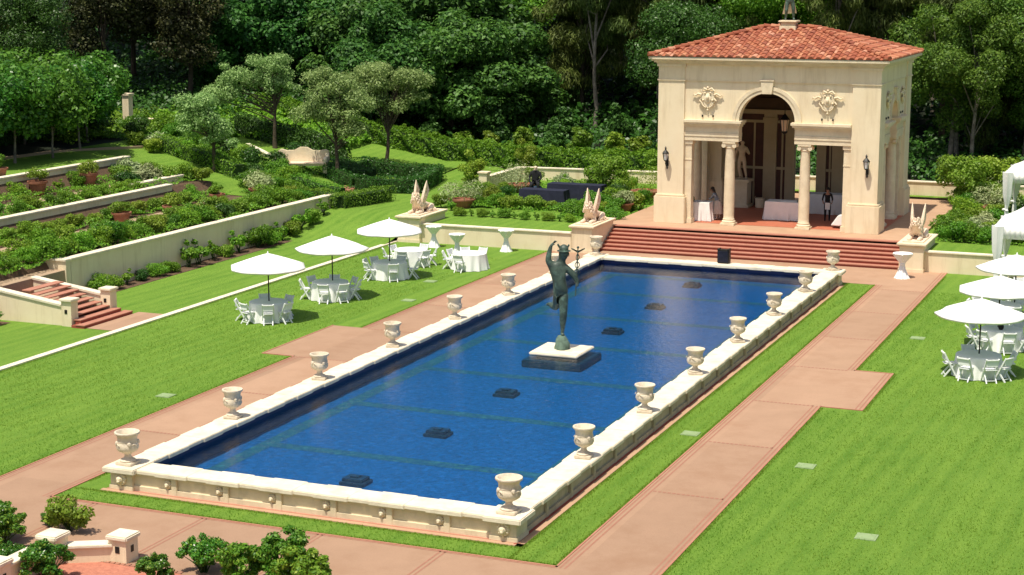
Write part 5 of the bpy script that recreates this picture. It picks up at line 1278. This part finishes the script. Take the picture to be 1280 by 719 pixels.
kindlab = {'casf': 'dark drooping casuarina', 'casl': 'yellowish green feathery casuarina', 'broad1': 'dark broadleaf tree', 'broad2': 'mid green broadleaf tree', 'blue1': 'wide bluish green bushy tree', 'blue2': 'rounded bluish green bushy tree', 'cas1': 'tall feathery olive casuarina', 'cas2': 'slim feathery casuarina with pale trunk',
           'euc1': 'bright green open-crowned tree with pale limbs', 'euc2': 'light green slender tree with pale trunk', 'brown': 'dull brownish green tree'}
cnt = {}
for x, y, k, s in sorted(F, key=lambda q: (q[0]+(q[1]-60)*.38)):
    i = cnt.get(k, 0); cnt[k] = i+1
    T[k]((x, y, zup(x, y)-.25), rg.uniform(0, 6.28), '%s in the woods, %s such from the left' % (kindlab[k], ORD[i]), 'trees of the dark woods behind', (s, s, s*rg.uniform(.94, 1.06)))
for i, (x, y, s) in enumerate([(-45.0, 35.9, 1.0), (-45.0, 38.7, 1.05), (-44.7, 41.6, 1.0), (-45.8, 45.6, .98), (-47.9, 49.2, 1.05), (-49.4, 45.2, 1.1), (-49, 40.5, 1.15)]):
    T['row']((x, y, zt(x, y)), i*1.3, 'round-crowned thin-trunked tree on the top left lawn, %s from the camera' % ORD[i], 'clipped trees on the top terrace', s)

# four garden trees with loose grey green crowns
def garden_tree(x, y, lab, seed, blobs, h, lean, n, m='l_olive', leaf=.15):
    rng = np.random.default_rng(seed); t = thing('garden_tree', lab, 'tree', (x, y, zt(x, y)-.02), R(22.4), 'grey green trees of the upper garden')
    trunk_mb(rng, h*.62, .14, blobs, lean, len(blobs), .5, .3).build('trunk', 'bark', t, smooth=True)
    meshobj('crown', crown_mesh('garden_tree_crown', blobs, n, leaf, m, seed, 1.8, .5, .8, 0, .35), t)
def cloud(seed, spec):
    """spec: (x,z,rx,rz,count): loose groups of leaf puffs"""
    rng = np.random.default_rng(seed); out = []
    for (cx_, cz, rx, rz_, n) in spec:
        for _ in range(n):
            a = rng.uniform(0, 6.28); q = rng.uniform(.2, .85); yv = rng.uniform(-.8, .8)
            s = rng.uniform(.30, .52)*min(rx, 1.4)
            out.append((cx_+rx*q*math.cos(a), yv*rx*.8, cz+rz_*q*math.sin(a), s*1.15, s*1.1, s*.75))
    return out
garden_tree(-40.0, 57.9, 'tallest grey green tree of the upper left garden, standing on the shaded lawn patch', 31, cloud(1, [(-.4, 4.8, 1.9, 1.2, 16), (-2.8, 4.9, 1.0, .9, 7), (-3.3, 3.4, 1.7, .8, 9), (.6, 3.8, 1.0, .8, 6)]), 6.4, .0, 12000)
garden_tree(-38.4, 48.2, 'low grey leafed tree over the diagonal hedge in the left garden', 32, cloud(2, [(-.6, 3.0, 1.7, 1.0, 14), (-.9, 4.1, 1.2, .7, 8), (.4, 2.1, 1.1, .8, 7)]), 4.6, -.02, 8000)
garden_tree(-32.8, 52.7, 'grey green tree right of the stone bench', 33, cloud(3, [(-.5, 5.9, 1.5, .9, 12), (.7, 4.8, 1.7, 1.0, 13), (-1.1, 4.2, 1.4, .9, 9), (.6, 3.2, 1.3, .6, 8)]), 7.0, -.01, 12000)
garden_tree(-32.4, 58.4, 'widest grey green tree with dark bare trunk, right of the upper garden', 34, cloud(4, [(.2, 6.1, 2.1, .8, 16), (1.5, 5.3, 1.5, 1.1, 12), (-1.4, 5.2, 1.5, 1.1, 12), (.0, 4.2, 1.4, .6, 8)]), 7.2, .01, 14000)

# shrubs: shared leaf meshes
def shrub_proto(name, seed, rx, h, n, leaf, m, nb=12, aspect=1.6, up=.3, br=(.34, .5), shell=.5, droop=0., fl=0, stems=5):
    def f():
        rng = np.random.default_rng(seed); B = ell_blobs(rng, nb, rx, rx, h*.5, h*.52, br, -1)
        B = [(a, b_, max(c, e_*.7), d, e, e_) for a, b_, c, d, e, e_ in B]
        C, d = blob_points(B, n, rng, shell); N = d*.7+rng.normal(size=d.shape)*.5; N[:, 2] += up
        Q = leaf_quads(C, N, leaf, rng, aspect, droop); Q[:, :, 2] = np.maximum(Q[:, :, 2], .01)
        mats = [m]; idx = np.zeros(n, int)
        if fl: mats.append('l_lime'); idx[rng.choice(n, n//6, replace=False)] = 1
        if fl: mats.append('flower'); idx[rng.choice(n, fl, replace=False)] = 2
        o = meshobj(name, quads_mesh(name, Q, mats, idx)); tag(o, 'x', 'shrub')
        b = MB()
        for k in range(stems):
            B_ = B[k % len(B)]; b.tube([(rng.normal()*.04, rng.normal()*.04, 0), (B_[0]*.5, B_[1]*.5, h*.3), (B_[0], B_[1], B_[2])], [.02, .014, .006], 5)
        b.build('stems', 'twig', o)
        return o
    return Once(f)
SH = {'a': shrub_proto('round_shrub', 41, .62, .95, 2600, .085, 'l_mid'), 'b': shrub_proto('round_shrub', 42, .62, .85, 2600, .085, 'l_hedge'), 'c': shrub_proto('leafy_shrub', 43, .60, 1.0, 1800, .11, 'l_lime', nb=9),
      'd': shrub_proto('dark_shrub', 44, .62, .95, 2600, .085, 'l_dark'), 's': shrub_proto('silvery_shrub', 45, .6, .7, 1500, .22, 'l_silver', aspect=5, up=.6), 'thin': shrub_proto('thin_shrub', 46, .34, 1.1, 380, .11, 'l_mid', nb=6, br=(.3, .5), stems=6),
      'tall': shrub_proto('airy_shrub', 47, .85, 2.6, 3400, .13, 'l_lime', nb=22, br=(.25, .42)), 'big': shrub_proto('large_shrub', 48, 1.5, 2.6, 6500, .15, 'l_lime', nb=22, br=(.25, .4)),
      'front': shrub_proto('front_shrub', 49, .66, .95, 7000, .072, 'l_row', nb=40, br=(.12, .24), shell=.2, fl=18, stems=14), 'frontd': shrub_proto('front_shrub', 50, .66, 1.0, 7500, .072, 'l_hedge', nb=42, br=(.12, .22), shell=.2, fl=50, stems=14),
      'climb': shrub_proto('young_tree', 51, .95, 3.2, 3200, .20, 'l_blue', nb=16, br=(.3, .5))}
SH['climb2'] = shrub_proto('young_tree', 52, .9, 3.0, 2600, .20, 'l_lime', nb=14, br=(.28, .5))
adj = {'a': 'mid green rounded', 'b': 'bright leafy clipped', 'c': 'light green loose', 'd': 'dark green dense', 's': 'silvery spiky', 'thin': 'sparse thin', 'tall': 'tall airy light green', 'big': 'large spreading light green'}
def rowof(items, where_, group, seed=0):
    """items: (x, y, kind, scale); labels count along the row"""
    rg_ = random.Random(seed)
    for i, (x, y, k, s) in enumerate(items):
        SH[k]((x, y, zt(x, y)-.04), rg_.uniform(0, 6.28), '%s shrub, %s %s' % (adj[k], ORD[i], where_), group, (s*rg_.uniform(.9, 1.1), s*rg_.uniform(.9, 1.1), s*rg_.uniform(.85, 1.1)))
rg = random.Random(9)
ks = lambda p: rg.choices('abcd', p)[0]
rowof([(-30.35+rg.uniform(-.12, .12), 9+1.18*i, ks((6, 5, 5, .7)), rg.uniform(.75, 1.3)) for i in range(30)], 'from camera just behind the lowest terrace wall', 'shrubs along the lowest terrace wall', 1)
rowof([(-31.7+rg.uniform(-.2, .2), 10+1.5*i, ks((5, 2, 8, .3)), rg.uniform(.65, 1.1)) for i in range(20)], 'from camera in the lowest terrace second row', 'shrubs of the lowest terrace bed', 2)
rowof([(-35.0+rg.uniform(-.2, .2), 20+1.3*i, ks((4, 2, 6, .5)), rg.uniform(.65, .95)) for i in range(17)], 'from camera below the middle terrace wall', 'shrubs below the middle terrace wall', 3)
rowof([(-36.7+rg.uniform(-.2, .2), 20+1.35*i, ks((5, 3, 6, .5)), rg.uniform(.65, .95)) for i in range(14)], 'from camera behind the middle terrace wall', 'shrubs of the middle terrace', 4)
rowof([(-40.3+rg.uniform(-.1, .1), 28+1.6*i, 'thin' if i % 3 else 'a', rg.uniform(.6, .9)) for i in range(8)], 'from camera against the topmost terrace wall', 'plants against the topmost terrace wall', 5)
rowof([(-37.6, 38.6, 'd', 1.1), (-38.9, 39.6, 'c', 1.1), (-37.8, 40.4, 's', 1.3), (-39.4, 41.0, 's', 1.5), (-38.4, 42.0, 'c', 1.2), (-36.9, 42.6, 'a', 1.1), (-40.2, 41.6, 'd', 1.2), (-39.6, 43.2, 'b', 1.1), (-37.0, 41.2, 'c', 1.0), (-35.9, 43.0, 'c', .9)], 'in the middle terrace end clump', 'shrub clump at the end of the middle terrace', 6)
rowof([(-28.62, y, k, s*1.22) for y, k, s in ((23.4, 'a', .8), (24.2, 'a', .62), (25.3, 'thin', .8), (26.4, 'd', .55), (27.6, 'a', .6), (28.7, 'b', .62), (30.2, 'thin', 1.15), (31.0, 'thin', 1.2), (32.3, 'thin', 1.1), (33.4, 'c', .6), (34.6, 'thin', 1.1), (36.4, 'b', 1.05), (37.5, 'a', .8), (38.8, 'thin', 1.0), (39.9, 'c', .75), (40.9, 'thin', 1.1), (42.0, 'c', .7), (43.3, 'thin', .9))],
      'past the garden steps below the terrace wall', 'shrubs at the foot of the lowest terrace wall', 7)
rowof([(-28.6, 14.7, 'a', .9), (-28.5, 15.7, 'b', .95), (-28.5, 13.5, 'thin', .9), (-28.7, 12.5, 'c', .7)], 'left of the garden steps below the wall', 'shrubs left of the garden steps', 8)
struct(sheet('bed_soil', [(-29.03, 22.0, -28.05, 44.2), (-29.2, 5, -28.0, 16.6)], .014, 'soil'))
b = MB(); rg2 = random.Random(3)
# upper left garden, among the hedges
rowof([(-34.9, 46.4, 'b', 1.25), (-36.2, 48.9, 'd', 1.2), (-35.2, 50.2, 'b', 1.25), (-34.2, 49.2, 'a', 1.15), (-33.9, 45.2, 'c', .9), (-31.4, 44.3, 'c', .9), (-30.3, 43.9, 'b', .95), (-33.2, 46.8, 'b', 1.2), (-31.9, 46.2, 'a', 1.1), (-37.8, 51.3, 'd', 1.3), (-39.0, 52.6, 'a', 1.3),
       (-36.7, 52.4, 'd', 1.3), (-41.5, 49.9, 'a', 1.2), (-43.5, 49.5, 'c', 1.1), (-44.2, 51.2, 's', 1.2), (-45.0, 50.2, 'c', 1.0), (-42.8, 52.4, 'b', 1.3), (-41.0, 53.3, 'd', 1.4), (-44.8, 53.6, 'b', 1.4), (-47.0, 53.0, 'd', 1.5), (-46.2, 55.2, 'a', 1.5), (-48.4, 54.6, 'b', 1.5), (-43.0, 55.0, 'c', 1.4), (-39.9, 50.6, 'a', 1.2), (-34.5, 56.2, 'd', 1.4), (-37.6, 56.0, 'd', 1.3), (-37.0, 55.2, 'b', 1.0), (-48.9, 51.6, 'd', 1.6), (-50.2, 53.4, 'd', 1.6)],
      'among the upper left garden hedges', 'shrubs of the upper left garden', 10)
# fountain garden
its = [(-21.4+.62*i, 45.0+rg.uniform(-.1, .1), 'thin' if i % 2 else 'a', .55) for i in range(11)]
rowof(its, 'from left in the fountain garden front row', 'small front row plants of the fountain garden', 11)
its = [(-21.6+.75*i, 48.6+rg.uniform(-.3, .3), ks((4, 3, 4, 1)), rg.uniform(.7, .95)) for i in range(11)]
rowof(its, 'from left before the navy draped tables', 'shrubs before the navy draped tables', 12)
rowof([(-23.3, 50.0, 'a', .9), (-22.9, 51.6, 'b', .9), (-22.4, 53.2, 'a', 1.0), (-23.5, 53.0, 'c', .9), (-21.7, 52.0, 'd', .9), (-16.0, 51.2, 'b', 1.0), (-15.3, 49.8, 'b', 1.1), (-14.8, 51.4, 'a', 1.2), (-14.2, 48.6, 'b', 1.15), (-13.9, 50.4, 'c', 1.1), (-15.8, 46.9, 'b', 1.0), (-14.7, 46.8, 'a', 1.1), (-15.9, 53.6, 'd', 1.2), (-14.1, 53.0, 'b', 1.1), (-19.2, 54.8, 'a', .9), (-18.3, 55.2, 'c', 1.0), (-19.9, 56.4, 'thin', 1.1), (-16.4, 57.0, 'a', 1.2), (-20.4, 58.0, 's', 1.0), (-18.2, 58.0, 'd', 1.0), (-13.6, 57.6, 'b', 1.2), (-12.9, 55.6, 'a', 1.1), (-23.6, 47.4, 'c', .8), (-22.6, 46.5, 'thin', .8), (-12.4+.3-1.1, 46.2, 'b', .9)],
      'from the left around the fountain garden', 'shrubs of the fountain garden', 13)
for k, x, y, s, lab in (('tall', -25.2, 55.3, .95, 'tall airy shrub left of the square wall post'), ('tall', -24.2, 61.3, .9, 'tall airy shrub behind the corner of the fountain garden wall'), ('big', -16.9, 55.9, .95, 'largest feathery shrub of the fountain garden'),
                        ('tall', -15.9, 61.8, .95, 'tall airy shrub beyond the garden wall left of the pavilion'), ('tall', -13.6, 61.4, 1.0, 'tall airy shrub touching the left side of the pavilion'), ('tall', -21.9, 56.6, .7, 'small airy shrub growing in the fountain garden behind the seated figure'),
                        ('big', 2.7, 58.6, 1.1, 'large spreading shrub at the end of the plaza right of the pavilion'), ('big', 3.8, 60.4, 1.0, 'second spreading shrub behind it beside the far canopy'), ('big', 4.9, 57.0, .6, 'small spreading shrub between plaza and canopy')):
    SH[k]((x, y, zt(x, y)-.05), x, lab, 'tall loose shrubs', s)
rowof([(3.9, 45.9, 'b', 1.1), (4.7, 46.1, 'a', 1.05), (5.5, 45.9, 'b', 1.0), (6.3, 46.2, 'b', .95), (7.2, 46.3, 'b', .95), (3.4, 47.2, 'b', 1.2), (3.3, 48.6, 'c', 1.15), (4.6, 48.0, 's', 1.2), (5.6, 48.2, 'c', 1.1), (3.5, 50.6, 'b', 1.2), (4.9, 50.4, 's', 1.2), (6.1, 50.2, 'd', 1.1), (3.9, 52.4, 'c', 1.1), (5.4, 52.4, 'b', 1.1), (3.3, 54.4, 'a', 1.2), (4.8, 54.6, 'c', 1.1), (3.0, 56.2, 'b', 1.1), (6.3, 46.9, 'a', 1.0), (7.9, 46.8, 'c', 1.0), (5.6, 55.8, 'd', 1.2)],
      'from the right winged statue in right garden', 'shrubs of the right side garden', 14)
# young light trees before the woods
for i, (x, y, k, s) in enumerate([(-31.0, 67.0, 'climb2', .9), (-28.9, 66.4, 'climb2', .8), (-26.6, 66.6, 'climb2', .95), (-24.6, 66.8, 'climb', .85), (-22.6, 66.4, 'climb2', 1.0), (-20.3, 66.6, 'climb2', .9), (-18.6, 66.6, 'climb2', 1.0), (-16.4, 66.6, 'climb', .85), (-14.4, 66.4, 'climb2', .9), (-33.6, 67.2, 'climb', .8), (-12.4, 67.2, 'climb', 1.0), (-29.8, 69.0, 'climb', 1.1), (-25.4, 70, 'climb', 1.1), (-21.2, 70, 'climb', 1.0), (-17.6, 69.6, 'climb', 1.1)]):
    o = SH[k]((x, y, zup(x, y)-.1), i*2.1, 'leafy young tree behind the long hedge, %s counted from the left' % ORD[i], 'young trees behind the long hedge', (s, s, s*(1.05 if i % 3 else .85))); o['category'] = 'tree'

# hedges: solid twiggy core under a skin of leaves
def hedge(label, pts, wd, h, leaf=.085, m='l_hedge', dens=230, seed=1, wob=.07, step=True, closed=False, name='hedge'):
    rng = np.random.default_rng(seed); o = None; C = []; N = []; b = MB()
    if closed: pts = pts+[pts[0]]
    for p, q in zip(pts, pts[1:]):
        p, q = np.array(p, float), np.array(q, float); L_ = np.linalg.norm(q-p); d = (q-p)/L_; nn = np.array((-d[1], d[0]))
        K = max(1, int(L_/1.0))
        for k in range(K):
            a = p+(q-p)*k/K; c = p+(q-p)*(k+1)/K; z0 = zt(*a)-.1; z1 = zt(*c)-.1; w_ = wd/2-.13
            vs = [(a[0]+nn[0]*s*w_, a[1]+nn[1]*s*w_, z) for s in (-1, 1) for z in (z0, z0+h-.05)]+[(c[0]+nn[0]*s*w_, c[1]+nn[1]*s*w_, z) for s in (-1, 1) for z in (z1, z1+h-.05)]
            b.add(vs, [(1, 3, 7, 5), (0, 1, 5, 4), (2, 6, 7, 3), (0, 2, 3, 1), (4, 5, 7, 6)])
        area = L_*(wd+2*h)+wd*h*2; n = int(area*dens)
        f = rng.random(n)*(L_+wd*.6)-wd*.3; s = rng.random(n)*(wd+2*h)
        u = np.where(s < h, -wd/2, np.where(s > h+wd, wd/2, s-h-wd/2)); z = np.where(s < h, s, np.where(s > h+wd, wd+2*h-s, h))
        bump = wob*(np.sin(f*3.1+u*5+z*4)+np.sin(f*7.3+z*6)*.5)+rng.normal(0, .025, n)
        nx = np.where(s < h, -1., np.where(s > h+wd, 1., 0.)); nz = np.where(nx == 0, 1., .25)
        r_ = np.maximum(0, z/h-.8)*.35; u = u*(1-r_)
        X = p[0]+d[0]*f+nn[0]*(u+nx*bump); Y = p[1]+d[1]*f+nn[1]*(u+nx*bump)
        Z = np.array([zt(a_, b_) for a_, b_ in zip(X, Y)])+z+(nz > .5)*bump
        C.append(np.stack([X, Y, Z], 1)); N.append(np.stack([nn[0]*nx, nn[1]*nx, nz], 1)+rng.normal(0, .55, (n, 3)))
    C = np.concatenate(C); N = np.concatenate(N)
    o0 = np.array([pts[0][0], pts[0][1], zt(*pts[0])])
    o = meshobj(name, quads_mesh(name, leaf_quads(C-o0, N, leaf, rng, 1.6), [m])); o.location = o0
    b.v = [(v[0]-o0[0], v[1]-o0[1], v[2]-o0[2]) for v in b.v]; b.build('twigs', 'twig', o)
    return tag(o, label, 'hedge', 'hedges')
hedge('long low hedge running behind the bright lawn and the fountain garden wall', [(-46, 66.6), (-38.5, 65.4), (-28.7, 64.9), (-25.5, 63.2), (-11.5, 63.8)], 1.7, 1.15, .17, 'l_mid', 190, 3, .14)
hedge('clipped hedge with a square corner above the left lawn, nearest the left winged statue', [(-35.0, 47.6), (-28.5, 45.0), (-27.6, 48.8)], .95, .72, .09, 'l_hedge', 230, 4, .05)
hedge('clipped hedge running parallel just behind it toward the stone bench', [(-34.6, 49.4), (-30.2, 48.4)], .8, .7, .09, 'l_hedge', 220, 5, .05)
hedge('dark clipped hedge loop around the base of the widest garden tree', [(-33.6, 53.4), (-33.2, 57.4), (-28.6, 57.8), (-27.5, 52.4), (-31.0, 51.6)], .8, .85, .10, 'l_dark', 190, 6, .06, closed=True)
hedge('thick dark hedge block between the stone bench and the widest garden tree', [(-34.2, 54.8), (-31.6, 54.4)], 1.9, .9, .10, 'l_dark', 180, 7, .07)
hedge('dark diagonal hedge going down along the sloping lawn of the left garden', [(-43.6, 50.6), (-36.6, 47.9)], .95, .9, .10, 'l_hedge', 200, 8, .05)
hedge('dark shaded hedge behind the small lawn patch at the tallest garden tree', [(-43.6, 59.4), (-38.4, 58.9), (-35.4, 58.2)], 1.0, 1.3, .13, 'l_dark', 200, 9, .08)
hedge('low planting filling the hedge loop, dull green', [(-31.8, 54.8), (-29.2, 54.9)], 2.4, .28, .10, 'l_dark', 110, 12, .05)
hedge('tall dark hedge behind the row of round-crowned trees at left', [(-50.5, 30), (-50.8, 42), (-50.6, 50), (-51.5, 55.0)], 1.8, 3.1, .17, 'l_dark', 130, 10, .15)
b = MB()
for k in range(5): b.box(-31.9+.06*k, 50.55+.42*k, 1.0, -30.9+.06*k, 50.85+.42*k, 1.12+.05*k)
t = tag(b.build('brick_steps', 'tread'), 'few small brick steps between the clipped hedges', 'steps')

# ivy and low scrub on the bank, woodland understorey: nobody could count these
def cover(name, label, regions, n, leaf, m, seed, zf, hgt=.35, cat='ground cover', aspect=1.6):
    rng = np.random.default_rng(seed); Cs = []
    A = np.array([(r[2]-r[0])*(r[3]-r[1]) for r in regions], float); k = rng.choice(len(regions), n, p=A/A.sum()); G = np.array(regions)[k]
    X = G[:, 0]+(G[:, 2]-G[:, 0])*rng.random(n); Y = G[:, 1]+(G[:, 3]-G[:, 1])*rng.random(n)
    hump = .5+.5*np.sin(X*1.9+np.sin(Y*1.3)*2)*np.sin(Y*2.1+np.cos(X*.9)*2)
    Z = np.array([zf(a, c) for a, c in zip(X, Y)])+hgt*hump*(.4+.6*rng.random(n))+.02
    N = rng.normal(0, .5, (n, 3)); N[:, 2] += .8; N[:, 1] -= .3
    o = meshobj(name, quads_mesh(name, leaf_quads(np.stack([X, Y, Z], 1), N, leaf, rng, aspect), [m])); tag(o, label, cat, kind='stuff'); return o
cover('ivy_bank', 'leafy ground cover over the bank below the bluish trees', [(-50, 58.6, -36.5, 67.5), (-46.5, 57, -43, 60)], 26000, .22, 'l_mid', 61, zt, .9)
cover('ivy', 'dark ivy over the bank around the tall pillar', [(-56, 52, -47, 62), (-50.4, 47.0, -47.3, 53)], 14000, .20, 'l_mid', 62, zup, .8)
cover('undergrowth', 'dark undergrowth on the woodland floor behind the hedge', [(-46, 67, -12, 80), (-12, 63, 20, 76), (-70, 60, -46, 80)], 42000, .30, 'l_dark', 63, zup, 1.6)
cover('undergrowth', 'dark brush on the far wooded slope', [(-80, 76, 20, 116)], 30000, .55, 'l_dark', 73, zup, 2.4)
cover('bed_plants', 'mixed low plants in the beds of the lower left terraces', [(-35.5, 8, -34.3, 43.4), (-32.5, 8, -29.5, 43.4), (-38.2, 15, -36.0, 43), (-40.7, 20, -39.3, 43)], 44000, .11, 'l_mid', 64, lambda x, y: zt(x, y), .45)
cover('bed_plants', 'mixed low plants around the fountain garden', [(-23.6, 47.6, -14.0, 49.6), (-23.4, 52.5, -13.5, 59.0), (-16.4, 45.6, -13.2, 52), (3.0, 45.4, 9, 58.5)], 20000, .10, 'l_mid', 65, lambda x, y: zt(x, y), .35)
cover('bed_plants', 'mixed low plants between the hedges of the upper left garden', [(-42, 49.6, -35.2, 52.4), (-38, 52, -34.4, 57.2), (-49, 50.5, -42, 57), (-34.6, 44.4, -31, 47)], 16000, .12, 'l_hedge', 66, lambda x, y: zt(x, y), .45)

# terracotta pots with plants
def pot(x, y, lab, kind, r=.42, h=.5, ps=.9, z=None):
    z = zt(x, y)-.02 if z is None else z
    t = thing('terracotta_pot', lab, 'planter', (x, y, z), 0, 'terracotta pots in the gardens')
    b = MB(); b.lathe([(r*.62, 0), (r*.66, .03), (r*.9, h*.8), (r*1.06, h*.84), (r*1.08, h), (r*.95, h), (r*.9, h*.85), (0, h*.85)], 24, cap=False); b.build('pot', 'terracotta', t, smooth=True)
    sd_ = int(abs(x*13+y*7)); rng = np.random.default_rng(sd_)
    B = ell_blobs(rng, 9, r*1.15*ps/.9, r*1.15*ps/.9, .34*ps, h+.30*ps, (.3, .5), -.6)
    ms = {'s': 'l_silver', 'c': 'l_lime', 'a': 'l_mid'}[kind]
    meshobj('plant', crown_mesh('pot_plant', B, 1100, .20 if kind == 's' else .10, ms, sd_, 5 if kind == 's' else 1.7, .6 if kind == 's' else .3), t)
pot(-33.8, 32.4, 'terracotta pot on the gravel walk of the lowest terrace, nearest the camera', 'c', .46, .55)
pot(-33.1, 35.7, 'terracotta pot on the gravel walk of the lowest terrace, second from the camera', 'c', .44, .5)
pot(-33.5, 40.6, 'terracotta pot on the gravel walk of the lowest terrace, third from the camera', 'a', .40, .5)
pot(-32.9, 43.9, 'wide terracotta pot with a silvery spiky plant before the clipped hedge', 's', .55, .5, 1.5)
pot(-40.0, 34.1, 'terracotta pot against the topmost terrace wall, nearest the camera', 'c', .48, .75, .9)
pot(-39.8, 38.1, 'terracotta pot against the topmost terrace wall, farther from the camera', 'c', .48, .75, 1.0)
pot(-41.6, 33.2, 'terracotta pot half hidden behind the top wall at left', 'a', .4, .5)
pot(-22.1, 55.2, 'wide terracotta pot beside the dark seated figure', 's', .85, .5, 1.7)
pot(-14.3, 54.8, 'wide terracotta pot against the shrubs left of the pavilion', 'c', .85, .55, 1.6)
pot(-22.6, 47.9, 'terracotta pot at the left end of the fountain garden', 's', .7, .5, 1.3)
pot(-21.6, 49.6, 'small terracotta pot behind the left end of the fountain garden planting', 'c', .5, .45)
pot(4.6, 56.0, 'wide terracotta trough with silvery plant in the right side garden', 's', .85, .45, 1.6)
pot(-13.9, 49.6, 'terracotta pot half hidden behind the middle winged statue', 's', .5, .5)

# front shrubs at the bottom edge
for k, x, y, s, lab in (('front', -10.95, -5.25, 1.05, 'leafy shrub cut by the left edge left of the low piers'), ('front', -10.9, -3.5, .42, 'tiny shrub on the paving edge behind the low piers'), ('c', -10.15, -3.75, .95, 'pale spiky shrub just behind the short front wall'),
                        ('front', -8.55, -6.75, 1.0, 'dark green shrub at the bottom edge between two low piers'), ('frontd', -3.55, -4.75, 1.25, 'largest dark shrub with white blossoms at the bottom edge'), ('frontd', -4.35, -5.3, 1.1, 'dark blossoming shrub at the left of the largest bottom shrub'), ('frontd', -2.75, -5.2, 1.15, 'dark blossoming shrub at the right of the largest bottom shrub'),
                        ('front', -5.55, -4.95, .95, 'light green shrub left of the pale stone at the bottom edge'), ('front', -6.15, -6.0, .75, 'small shrub at the bottom edge beside the brick paving'), ('frontd', -11.6, -4.6, .9, 'dark shrub at the very left edge of the photo near the bottom'), ('front', -9.75, -6.5, .7, 'small shrub behind the pier at the bottom left')):
    SH[k]((x, y, 0), x*3, lab, 'front shrubs', s)

# short grass blades over the near lawns
def blades(regions, n, seed, pw=1.):
    rng = np.random.default_rng(seed); A = np.array([(r[2]-r[0])*(r[3]-r[1]) for r in regions], float); k = rng.choice(len(regions), n, p=A/A.sum()); G = np.array(regions)[k]
    X = G[:, 0]+(G[:, 2]-G[:, 0])*rng.random(n); Y = G[:, 1]+(G[:, 3]-G[:, 1])*rng.random(n)**pw
    if pw > 1: h0 = .5+.5*np.sin(X*1.1+np.sin(Y*.7)*2)*np.sin(Y*.9+X*.6); kp = rng.random(n) < .35+.65*h0; X = X[kp]; Y = Y[kp]; n = len(X)
    a = rng.uniform(0, 6.28, n); h = rng.uniform(.02, .05, n)[:, None]; w_ = .012
    C = np.stack([X, Y, np.zeros(n)], 1); u = np.stack([np.cos(a), np.sin(a), np.zeros(n)], 1)*w_; l = np.stack([rng.normal(0, .018, n), rng.normal(0, .018, n), np.zeros(n)], 1)
    up = np.array([[0, 0, 1.]])*h
    Q = np.stack([C-u, C+u, C+u*.2+l+up, C-u*.2+l+up], 1)
    o = meshobj('lawn_blades', quads_mesh('lawn_blades', Q, ['gblade'])); tag(o, 'short mown grass blades of the lawns round the pool', 'grass', kind='stuff')
blades([(.56, -1.5, .66, 37.7), (1.70, -1.5, 1.80, 37.7), (-12.33, -1.5, 1.8, -1.38), (-12.33, -.68, .6, -.56), (4.26, -8, 4.36, 15.4), (5.58, 15.4, 5.68, 21), (4.26, 21, 4.36, 41), (-14.92, -8, -14.82, 15.5), (-14.92, 21, -14.82, 41), (-12.33, 0, -12.23, 37), (-22.95, 0, -22.85, 40)], 42000, 71)
blades([(.56, -1.5, 1.80, 37.5), (5.6, -6, 20, 38), (-22.9, -4, -16.15, 38)], 190000, 72, 1.25)
blades([(-12.3, -1.5, .6, -.6), (4.3, -6, 5.5, 15.2), (4.3, 21.1, 5.6, 37), (-16.15, -4, -14.9, 15.4)], 14000, 74)
